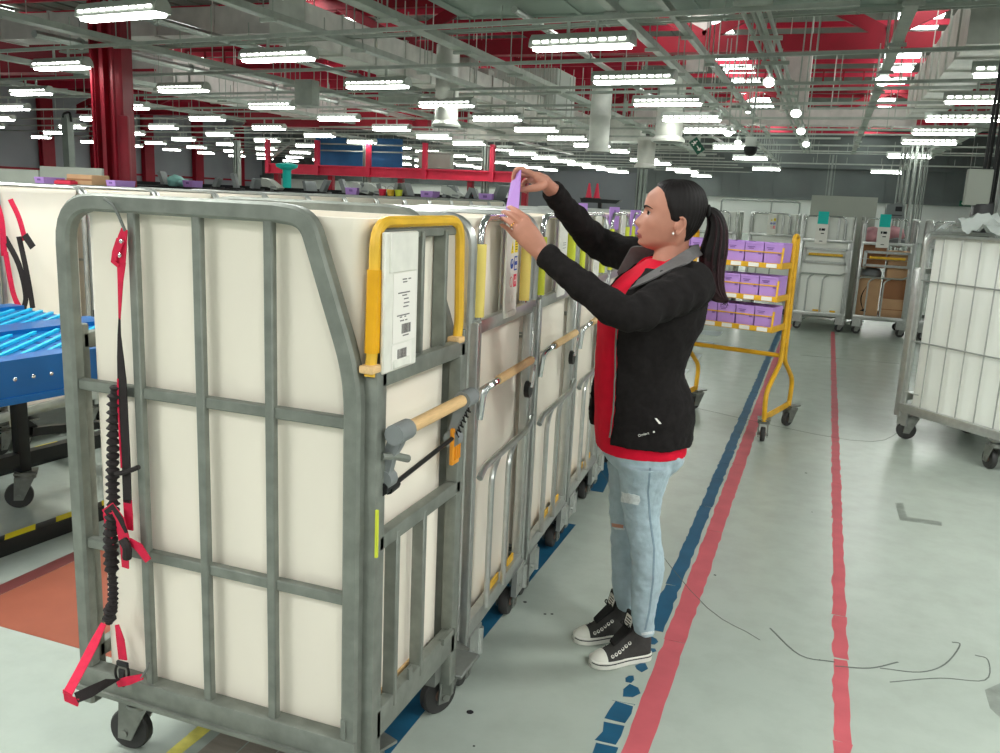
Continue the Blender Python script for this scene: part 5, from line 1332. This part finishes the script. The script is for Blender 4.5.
# left hand (nearer): back towards the camera, fingers laid over the foot of the card
kI, kM, kR, kP = pl(526.5, 218.5, .222), pl(521.5, 223.5, .226), pl(517.5, 229.5, .226), pl(515, 236.5, .221)
wdL = kI - kP
palm(body, [(W_n + (W_n - pl(530, 238, .225)) * .5, .027, .021, wdL), (W_n, .027, .02, wdL), (pl(535, 244, .225), .033, .018, wdL), (pl(528, 236, .226), .037, .016, wdL), (pl(521.5, 228, .225), .036, .0135, wdL), (pl(518.5, 225, .223), .031, .011, wdL)])
finger(body, [pl(529, 222, .222), kI, pl(517.5, 211.5, .214), pl(511.5, 208, .196), pl(507.5, 207, .178)], .0098, .0078)
finger(body, [pl(525, 227, .224), kM, pl(512.5, 215.5, .22), pl(505.5, 212.5, .20), pl(501.5, 212, .18)], .0098, .0078)
finger(body, [pl(521, 232, .224), kR, pl(509, 221.5, .22), pl(503, 218.8, .203), pl(499.5, 218.5, .185)], .0094, .0074)
finger(body, [pl(519, 238, .221), kP, pl(508.5, 229.5, .213), pl(503.5, 226, .20), pl(500, 224.5, .187)], .0086, .0066)
finger(body, [pl(535, 243, .215), pl(531, 230, .195), pl(524, 219.5, .18), pl(517, 212.5, .165), pl(513, 208, .152)], .0125, .0088)
# right hand (farther): pinching the top of the card between thumb and fingers
kk = pl(531, 175.5, .02); wdR = V((0, 1, .12))
palm(body, [(W_f + (W_f - kk) * .3, .025, .02, (0, 1, .3)), (W_f, .026, .02, (0, 1, .3)), (pl(543, 181.5, .0), .035, .024, wdR), (pl(536, 178.5, .012), .04, .022, wdR), (pl(531, 176.5, .02), .038, .017, wdR)])
finger(body, [pl(535, 175.5, .05), pl(529.5, 172.5, .052), pl(519.5, 168.5, .058), pl(514.5, 172.5, .052), pl(513.8, 180, .042)], .0096, .0076)
finger(body, [pl(535, 175.5, .03), pl(530, 173, .03), pl(519, 170, .03), pl(513.5, 177, .024), pl(514, 186, .018)], .0096, .0078)
finger(body, [pl(535, 177.5, .008), pl(530, 176, .006), pl(521.5, 176, .0), pl(518.5, 184, -.002), pl(523, 191, .0)], .0092, .0074)
finger(body, [pl(536, 180, -.014), pl(531, 180, -.018), pl(524.5, 181.5, -.02), pl(522.5, 188.5, -.02), pl(527, 193.5, -.016)], .0084, .0066)
finger(body, [pl(545, 184, .03), pl(539, 187, .05), pl(530.5, 188.5, .066), pl(523.5, 189.8, .07), pl(519.3, 190.5, .066)], .0135, .009)
PERSON = solid(body, .0027, 3, .5, name='person', mats=['skin', 'lip'])
me = PERSON.data
for p in me.polygons:
    c = p.center
    if c.x > pl(650, 235).x and abs(c.y) < .03:
        zt_, zb_ = pl(637, 231.6).z, pl(637, 239.4).z
        q = abs(c.y) / .03
        if zb_ + .006 * q < c.z < zt_ - .007 * q and c.x > pl(640.6, 235).x - .018 * q * q: p.material_index = 1
PERSON.location = PR; PERSON.rotation_euler = (0, 0, PH)
tag(PERSON, 'woman in a black jacket and red shirt reaching up to hold a purple card', 'person')

# ---- face parts
def face_x(v, y):
    best = None
    for k in range(-60, 61):
        p = head_point(v, k / 60 * PI / 2)
        if best is None or abs(p.y - y) < abs(best.y - y): best = p
    return best
for s in (1, -1):
    v0 = 214.2; p = face_x(v0, .034 * s); c = V((p.x - .0055, p.y, p.z))
    e = MB(); e.ball(c, (.0118, .0122, .0118), 18); eye = e.build('eye', 'eye_white', PERSON)
    dr = V((1, .5 if s > 0 else -.05, -.05)).normalized(); e = MB(); e.lathe([(.0064, .0104), (.005, .0116), (.001, .0124)], c, dr, 16); e.build('iris', 'iris', eye)
    e = MB()   # upper lid with lash line
    arc = [c + V((.0124 * math.cos(b) * math.cos(a), .0134 * math.sin(a), .0124 * math.sin(b) * math.cos(a) * 1.0)) for a, b in [(math.radians(-70 + 140 * k / 12), math.radians(34 - 8 * abs(k - 6) / 6)) for k in range(13)]]
    e.tube(arc, [.001] + [.0019] * 11 + [.001], 6); e.build('eyelash', 'hair', eye)
    e = MB(); rings = []
    for b in (30, 48, 66, 84): rings.append([c + V((.0123 * math.cos(math.radians(b)) * math.cos(a), .013 * math.sin(a), .0123 * math.sin(math.radians(b)))) for a in [math.radians(-80 + 160 * k / 12) for k in range(13)]])
    for i in range(3):
        for j in range(12): e.face([rings[i][j], rings[i][j + 1], rings[i + 1][j + 1], rings[i + 1][j]])
    bmesh.ops.remove_doubles(e.bm, verts=e.bm.verts, dist=1e-5)
    ld = e.build('eyelid', 'skin', eye); mo = ld.modifiers.new('t', 'SOLIDIFY'); mo.thickness = .001
    e = MB(); q = [face_x(vv, yy * s) + V((.0012, 0, 0)) for vv, yy in ((209.6, .0155), (208.2, .023), (207.2, .031), (207.2, .041), (208.4, .05), (210, .057))]
    e.tube(spline(q, 4), [.0012, .0026, .0028, .0026, .0022, .0016, .0008], 6); e.build('eyebrow', 'hair', PERSON)
e = MB(); e.ball(pl(673.2, 233.6, .0815), .0042, 12); e.build('earring', 'pearl', PERSON)
e = MB(); a, b = kR, pl(509, 221.5, .22); c = a + (b - a) * .55; ax = (b - a).normalized(); u_ = ax.orthogonal().normalized(); w_ = ax.cross(u_)
e.sweep([c + u_ * (.0103 * math.cos(t)) + w_ * (.0103 * math.sin(t)) for t in [2 * PI * k / 20 for k in range(20)]], circ(.0014, 6), closed=True, up=ax); e.ball(c + V((0, .0105, .002)), .0028, 8); e.build('finger_ring', 'gold', PERSON)
# ---- hair
HL = [(180, 640), (184, 650), (186.7, 657.5), (190, 661.5), (194, 664), (200, 665.5), (206, 667), (210, 668.3), (215, 669.6), (219, 670.2), (221, 673), (223, 681), (226, 684.8), (234, 685), (240, 683.5), (247, 682.5), (252, 686)]
h = MB(); vv = [180.65, 181.2] + vs_(182, 249, 80); G = []
fpx = lambda p: project(lw((p.x, 0, p.z)))[0]
for v in vv:
    row = []
    for t in thetas:
        p = head_point(v, t); du = fpx(p) - interp(HL, v)[0] + 3
        s_ = max(0, min(1, du / 8)); s_ = s_ * s_ * (3 - 2 * s_)
        ln = 1 + .1 * math.sin(t * 40 + v * .05)
        row.append((head_point(v, t, -.0035 + .0105 * s_ * ln), du))
    G.append(row)
top = h.bm.verts.new(pl(677, 179.2))
VS = [[h.bm.verts.new(p) for p, _ in r] for r in G]
for j in range(NT): h.bm.faces.new((top, VS[0][j], VS[0][(j + 1) % NT]))
for i in range(len(vv) - 1):
    for j in range(NT):
        k = (j + 1) % NT; q = [(i, j), (i, k), (i + 1, k), (i + 1, j)]
        if max(G[a][b][1] for a, b in q) > -4: h.bm.faces.new([VS[a][b] for a, b in q])
bmesh.ops.delete(h.bm, geom=[v for v in h.bm.verts if not v.link_faces], context='VERTS')
hair = h.build('hair', 'hair', PERSON, angle=80); mo = hair.modifiers.new('t', 'SOLIDIFY'); mo.thickness = .003; mo.offset = -1
h = MB(); path = [(703, 211), (709, 211.5), (714, 216), (716.8, 225), (716.3, 237), (713.5, 252), (712, 270), (713.5, 284), (718, 294.5), (725, 300)]
hw = [5.5, 4.6, 6.8, 8.6, 10.6, 12.6, 11.6, 9.8, 7.6, 3.6]
q = spline([pl(u, v, 0) for u, v in path], 6); rr_ = [r * .00325 for r in lerp_list(hw, len(q))]
prof = [((1 + .06 * math.sin(9 * a) + .03 * math.sin(17 * a)) * math.cos(a), (1 + .06 * math.sin(9 * a) + .03 * math.sin(17 * a)) * math.sin(a)) for a in [2 * PI * k / 56 for k in range(56)]]
h.sweep(q, prof, up=(0, 1, 0), scale=rr_, fixed=True)
tail = h.build('ponytail', ['hair', 'hair_end'], PERSON, angle=80)
zc = pl(712, 262).z
for p in tail.data.polygons:
    if p.center.z < zc + .05 * noise.noise(p.center * 40): p.material_index = 1
h = MB(); rn_ = random.Random(2)
for k in range(22):
    a = rn_.uniform(0, 2 * PI); n_ = len(q); i0 = 10; pts = []
    for i in range(i0, n_, 4): pts.append(q[i] + V((math.cos(a) * rr_[i] * .98, math.sin(a) * rr_[i] * .98, 0)))
    pts.append(q[-1] + V((rn_.uniform(-.012, .012), rn_.uniform(-.02, .02), rn_.uniform(-.022, .004))))
    h.tube(spline(pts, 3), [.002, .0045, .004, .003, .0008], 5)
h.build('loose_strands', 'hair_end', tail)
h = MB(); h.sweep([pl(708.5, 211.6) + V((0, .017 * math.cos(t), .017 * math.sin(t))) for t in [2 * PI * k / 20 for k in range(20)]], circ(.0055, 8), closed=True, up=(1, 0, 0)); h.build('hair_tie', 'canvas_black', PERSON)

# ---- red shirt, jeans
s = MB(); s.loft([torso_ring(v, -.010, fgrow=.0) for v in [260, 264] + list(range(268, 448, 8)) + [448]])
shirt = solid(s, .0055, 4, .5, .006, .07, 'shirt', ['shirt'], PERSON)
def band(mb, up_, lo_, t=.004, n=5):
    A, B = spline(up_, n), spline(lo_, n); m_ = min(len(A), len(B)); R = []
    for i in range(m_):
        d = (A[min(i + 1, m_ - 1)] - A[max(i - 1, 0)]); nn_ = d.cross(B[i] - A[i]).normalized() * t
        mid = (A[i] + B[i]) / 2 + nn_ * 1.2
        R.append([A[i], mid - nn_ * .2, B[i], B[i] + nn_, mid + nn_, A[i] + nn_])
    mb.loft(R)
c = MB(); band(c, [pl(680, 256, .062), pl(666, 262, .07), pl(652, 270, .058), pl(636, 281, .045), pl(619, 291, .02)], [pl(684, 263, .09), pl(668, 268, .09), pl(652, 278, .078), pl(636, 287, .062), pl(618, 297, .03)])
band(c, [pl(668, 256, -.064), pl(650, 256.5, -.066), pl(641, 260, -.062), pl(630, 272, -.045), pl(618, 288, -.005)], [pl(660, 266, -.1), pl(645, 268, -.09), pl(634, 271, -.08), pl(626, 280, -.06), pl(614, 293, -.01)])
c.build('shirt_collar', 'shirt', PERSON)
j = MB(); j.loft([torso_ring(v, -.013) for v in (405, 420, 435, 448)] + [torso_ring(457, -.02)] + [[V(p) * 1 for p in torso_ring(465, -.042)], torso_ring(473, -.068)])
j.loft(leg_rings(LEGN, .085, .075, 0)); j.loft(leg_rings(LEGF, -.085, -.09, 0))
jeans = solid(j, .004, 2, .5, .011, .035, 'jeans', ['denim'], PERSON)
# ---- jacket
EDGE = [(256, 655), (268, 645), (276, 637), (284, 630), (292, 624), (305, 619), (340, 616.5), (370, 616), (401, 614), (425, 611), (440, 609)]
NJ = 64
k_ = MB(); Ro, Ri = [], []
for v in [267, 269] + [272 + 6 * i for i in range(27)] + [436]:
    ue = interp(EDGE, v)[0]; best = (1e9, .6)
    for i in range(5, 100):
        ph = math.radians(i); p = torso_ring(v, .006, 2, ph, ph + .001)[0]; u = project(lw(p))[0]
        if abs(u - ue) < best[0]: best = (abs(u - ue), ph)
    pn = best[1]; pf = -math.radians(34)
    o_ = torso_ring(v, .007, NJ, pn, 2 * PI + pf); i_ = torso_ring(v, -.007, NJ, pn, 2 * PI + pf)
    if v > 376:
        fl = min(1, (v - 376) / 30)
        for t in range(NJ - 9, NJ):
            dd = V((.5, -.4, 0)) * (.05 * fl * ((t - NJ + 9) / 9) ** 1.3); o_[t] = o_[t] + dd; i_[t] = i_[t] + dd
    Ro.append(o_); Ri.append(i_)
k_.loft([o_ + i_[::-1] for o_, i_ in zip(Ro, Ri)])
def sleeve_tube(mb, pts, rs, folds, n=14):
    q = spline(pts, n); r = lerp_list(rs, len(q)); N_ = len(q)
    r = [x * (1 + .05 * math.sin(i * .95 + 1.2 * math.sin(i * .31)) * (0.3 if i < 8 or i > N_ - 6 else 1)) for i, x in enumerate(r)]
    mb.tube(q, r, 22)
cuN = W_n + (E_n - W_n) * .055; cuF = W_f + (E_f - W_f) * .06
sleeve_tube(k_, [S_n + V((-.005, -.075, .01)), S_n, S_n * .5 + E_n * .5 + V((0, .015, -.006)), E_n + V((0, .005, -.004)), E_n * .5 + W_n * .5 + V((0, .008, -.012)), cuN], [.055, .076, .068, .0625, .059, .054, .05, .046, .041, .0385], 1)
sleeve_tube(k_, [S_f + V((-.01, .075, .0)), S_f, S_f * .5 + E_f * .5, E_f, E_f * .5 + W_f * .5 + V((0, 0, -.008)), cuF], [.062, .08, .072, .066, .062, .057, .052, .046, .041, .0365], 1)
jacket = solid(k_, .0048, 5, .5, .013, .05, 'jacket', ['jacket'], PERSON)
bpy.context.view_layer.update()
def bvh(o): return BVHTree.FromPolygons([v.co.copy() for v in o.data.vertices], [tuple(p.vertices) for p in o.data.polygons])
def hit(tree, u, v):
    o_ = wl(CO); d = wl(CO + ray(u, v)) - o_; r = tree.ray_cast(o_, d.normalized()); return r[0], r[1]
t1_, t2_ = bvh(jacket), bvh(shirt)
def over(u, v, l, up=.02):
    best = l
    for t_ in (t1_, t2_):
        p, n_ = hit(t_, u, v)
        if p is not None and p.y + up > best: best = p.y + up
    return pl(u, v, best)
c = MB()
band(c, [over(638, 279.5, .07), over(650, 272, .08), over(664, 263.5, .085), over(680, 253.5, .075), pl(692, 246.5, .05), pl(699, 244.5, 0), pl(694, 245, -.045), pl(676, 247, -.08), pl(655, 247, -.095), pl(634, 246, -.1), pl(627, 254, -.1), pl(617, 272, -.09)],
        [over(629, 289, .07, .03), over(649, 280, .09, .034), over(669, 270, .1, .034), over(686, 263, .1, .03), over(697, 257, .07), pl(705, 254, 0), pl(699, 256, -.06), pl(682, 259, -.11), pl(665, 260, -.13), pl(643, 262, -.13), pl(634, 275, -.115), pl(622, 291, -.1)], .005)
tag(c.build('jacket_collar', 'lining', jacket), 'grey fleece collar lining')
c = MB(); q = [lw(Ro[i][0]) for i in range(10, len(Ro) - 1)]; c.tube([wl(p) + V((.002, .003, 0)) for p in q], .0028, 6); c.build('zip', 'galv_dark', jacket)
def cuff(name, W, E, r):
    a = (E - W).normalized(); m = MB(); m.lathe([(r * .93, -.004), (r, 0), (r * 1.03, .012), (r * .99, .026)], W, a, 22); m.build('cuff', 'jacket', jacket)
cuff('cuff', cuN, E_n, .039); cuff('cuff', cuF, E_f, .037)
# ---- marks on the clothes, set on the cloth itself
bpy.context.view_layer.update()
def bvh(o): return BVHTree.FromPolygons([v.co.copy() for v in o.data.vertices], [tuple(p.vertices) for p in o.data.polygons])
def hit(tree, u, v):
    o_ = wl(CO); d = wl(CO + ray(u, v)) - o_; r = tree.ray_cast(o_, d.normalized()); return r[0], r[1]
def patch(tree, quad, nx, ny, name, mt, parent, off=.0012, jag=0.):
    m = MB(); P = {}
    for i in range(nx + 1):
        for k in range(ny + 1):
            s_, t_ = i / nx, k / ny
            u = (quad[0][0] * (1 - s_) + quad[1][0] * s_) * (1 - t_) + (quad[3][0] * (1 - s_) + quad[2][0] * s_) * t_
            v = (quad[0][1] * (1 - s_) + quad[1][1] * s_) * (1 - t_) + (quad[3][1] * (1 - s_) + quad[2][1] * s_) * t_
            if jag and (i in (0, nx) or k in (0, ny)): u += random.uniform(-jag, jag); v += random.uniform(-jag, jag) * .5
            p, n_ = hit(tree, u, v)
            if p is not None: P[i, k] = m.bm.verts.new(p + n_ * off)
    for i in range(nx):
        for k in range(ny):
            q = [P.get(x) for x in ((i, k), (i + 1, k), (i + 1, k + 1), (i, k + 1))]
            if all(q): m.bm.faces.new(q)
    o = m.build(name, mt, parent, angle=80); mo = o.modifiers.new('t', 'SOLIDIFY'); mo.thickness = .0012; mo.offset = 0
    return o
tj = bvh(jeans)
tag(patch(tj, [(622, 492), (640, 496), (639, 505), (622, 502)], 9, 5, 'frayed_patch', 'denim_worn', jeans, jag=.9), 'white frayed rip on the thigh')
patch(tj, [(612, 523), (624, 525), (623, 528), (612, 526.5)], 6, 2, 'knee_rip', 'skin', jeans, jag=.3); patch(tj, [(614, 527.4), (625, 528.2), (624, 530), (615, 529)], 6, 2, 'frayed_patch', 'denim_worn', jeans, off=.0016, jag=.4)
for a, b in (((650, 468), (648, 492)), ((648, 492), (650, 520)), ((650, 520), (654, 548)), ((654, 548), (653, 580)), ((653, 580), (649, 612)), ((649, 612), (645, 630))):
    patch(tj, [(a[0] - .9, a[1]), (a[0] + .9, a[1]), (b[0] + .9, b[1]), (b[0] - .9, b[1])], 1, 8, 'side_seam', 'stitch', jeans, off=.001)
patch(tj, [(634, 634), (654, 631), (654, 633.4), (634.5, 636.4)], 8, 1, 'hem', 'denim_worn', jeans, off=.001)
tk = bvh(jacket)
p, n_ = hit(tk, 643.5, 434.3)
if p is not None:
    xax = (pl(649, 433, p.y) - pl(639, 435.6, p.y)); xax -= n_ * xax.dot(n_); xax.normalize(); yax = n_.cross(xax)
    Mt = Matrix((xax, yax, n_)).transposed().to_4x4(); Mt.translation = p + n_ * .0015
    text_mesh('Omlert', .0115, 'paper', 'logo_lettering', jacket, Mt)
patch(tk, [(653, 431), (654.6, 431), (654.6, 432.6), (653, 432.6)], 2, 2, 'logo_dot', 'paper', jacket)
patch(tk, [(654.5, 418.2), (656.5, 418.2), (661.5, 423.6), (659, 424)], 5, 2, 'logo_mark', 'paper', jacket)
# ---- canvas shoes
def shoe(toe, heel):
    toe, heel = wl(V((*toe, 0))), wl(V((*heel, 0))); L = (toe - heel).length; ax = (toe - heel).normalized(); sd = V((0, 0, 1)).cross(ax)
    P_ = lambda s, w, z: heel + ax * (s * L) + sd * w + V((0, 0, z))
    def outline(g, z, s0=0., s1=1.):
        tab = [(0., 0.012), (.03, .024), (.1, .031), (.25, .032), (.45, .034), (.65, .041), (.8, .0425), (.9, .036), (.96, .026), (1., .009)]
        ss = [s0 + (s1 - s0) * (.5 - .5 * math.cos(PI * i / 22)) for i in range(23)]
        r = [P_(s, sm_interp(tab, s)[0] + g, z) for s in ss]; l = [P_(s, -(sm_interp(tab, s)[0] + g), z) for s in ss]
        return r + l[::-1]
    up = MB(); HT = [(0., .085), (.06, .118), (.16, .132), (.3, .138), (.4, .12), (.5, .098), (.62, .074), (.74, .057), (.84, .047), (.93, .038), (1., .024)]
    WT = [(0., .008), (.03, .022), (.1, .03), (.25, .032), (.45, .034), (.65, .04), (.8, .041), (.9, .034), (.96, .024), (1., .008)]
    R = []
    for i in range(30):
        s = i / 29; w = sm_interp(WT, s)[0]; hh = sm_interp(HT, s)[0]; ring = []
        for k in range(15):
            t = PI * k / 14; x = math.cos(t); zz = math.sin(t) ** .75
            nar = 1 - .28 * zz * (1 if s < .55 else .4); ring.append(P_(s, w * x * nar, .012 + (hh - .012) * zz))
        R.append(ring + [P_(s, -w * .9, .006), P_(s, w * .9, .006)])
    up.loft(R); sh = up.build('shoe', 'canvas', PERSON, angle=60)
    so = MB(); so.loft([outline(-.004, 0), outline(.002, .003), outline(.003, .014), outline(.002, .026), outline(-.003, .028)]); so.build('sole', 'rubber_white', sh)
    so = MB(); so.loft([outline(.0032, .0185), outline(.0038, .0195), outline(.0038, .0212), outline(.0032, .0222)]); so.build('sole_stripe', 'canvas_black', sh)
    cp = MB(); R = []
    for i in range(12):
        s = .79 + .215 * i / 11; w = sm_interp(WT, min(s, 1))[0] + .0025; hh = sm_interp(HT, min(s, 1))[0] + .003; ring = []
        for k in range(15): t = PI * k / 14; ring.append(P_(s, w * math.cos(t) * (1 - .1 * math.sin(t)), .012 + (hh - .012) * math.sin(t) ** .75))
        R.append(ring + [P_(s, -w * .9, .01), P_(s, w * .9, .01)])
    cp.loft(R); cp.build('toe_cap', 'rubber_white', sh, angle=60)
    tg = MB(); tg.prism([P_(.4, -.026, .125), P_(.4, .026, .125), P_(.335, .031, .178), P_(.335, -.031, .178)], ax * .008)
    tg.prism([P_(.66, -.016, .07), P_(.66, .016, .07), P_(.4, .025, .122), P_(.4, -.025, .122)], V((0, 0, .008))); tg.build('tongue', 'canvas_black', sh)
    lb = MB(); c = P_(.3, .018, .13); lb.prism([P_(.392, -.018, .134), P_(.392, .022, .134), P_(.35, .024, .168), P_(.35, -.02, .168)], ax * .0105); lb.build('tongue_label', 'paper', sh)
    pr_ = MB()
    for t in (.25, .5, .75): pr_.bar(P_(.392 - .042 * t, -.012, .134 + .034 * t) + ax * .011, P_(.392 - .042 * t, .017, .134 + .034 * t) + ax * .011, .004, .001, up=ax)
    pr_.build('print', 'ink_black', sh)
    ey, lc = MB(), MB()
    for i in range(6):
        s = .42 + .058 * i; hh = sm_interp(HT, s)[0]; w = sm_interp(WT, s)[0]
        pts = {}
        for sg in (1, -1):
            t = PI / 2 - sg * 1.0; q = P_(s, w * math.cos(t) * (1 - .28 * math.sin(t) ** .75 * (1 if s < .55 else .4)), .012 + (hh - .012) * math.sin(t) ** .75)
            nrm = (sd * math.cos(t) + V((0, 0, 1)) * math.sin(t)).normalized(); pts[sg] = (q, nrm)
            ey.lathe([(.0024, .0005), (.003, .0026), (.006, .0026), (.0064, .0005)], q, nrm, 10)
        a, b = pts[1][0] + pts[1][1] * .003, pts[-1][0] + pts[-1][1] * .003; lc.tube([a, (a + b) / 2 + V((0, 0, .006)), b], .003, 6)
        if i < 5:
            s2 = s + .058; h2 = sm_interp(HT, s2)[0]; w2 = sm_interp(WT, s2)[0]; t = PI / 2 + .7; c2 = P_(s2, w2 * math.cos(t) * .8, .014 + (h2 - .012) * math.sin(t) ** .75); lc.tube([a, (a + c2) / 2 + V((0, 0, .006)), c2], .0026, 6)
    ey.build('eyelets', 'rubber_white', sh)
    k0 = P_(.46, .004, .13)
    lc.tube(spline([k0, k0 + sd * .02 + V((0, 0, .014)), k0 + sd * .034 + V((0, 0, .002)), k0 + sd * .012], 5), .0022, 6); lc.tube(spline([k0, k0 - sd * .02 + V((0, 0, .014)), k0 - sd * .034, k0 - sd * .012], 5), .0022, 6)
    lc.build('laces', 'canvas_black', sh)
shoe((-.592, 2.652), (-.418, 2.802)); shoe((-.69, 2.792), (-.502, 2.925))
# ---- the purple card in her hands
ca = MB(); A, B, C_, D = pl(513.5, 169.5, .0), pl(521, 170, .078), pl(518.3, 211, .13), pl(505.5, 209.5, .06)
nn_ = (B - A).cross(D - A).normalized() * .0016
ca.loft([[lw(p) for p in (A, B, C_, D)], [lw(p + nn_) for p in (A, B, C_, D)]])
o = ca.build('routing_card', 'purple_card'); tag(o, 'long purple card held up between the woman\'s hands', 'card')
bpy.context.view_layer.update()
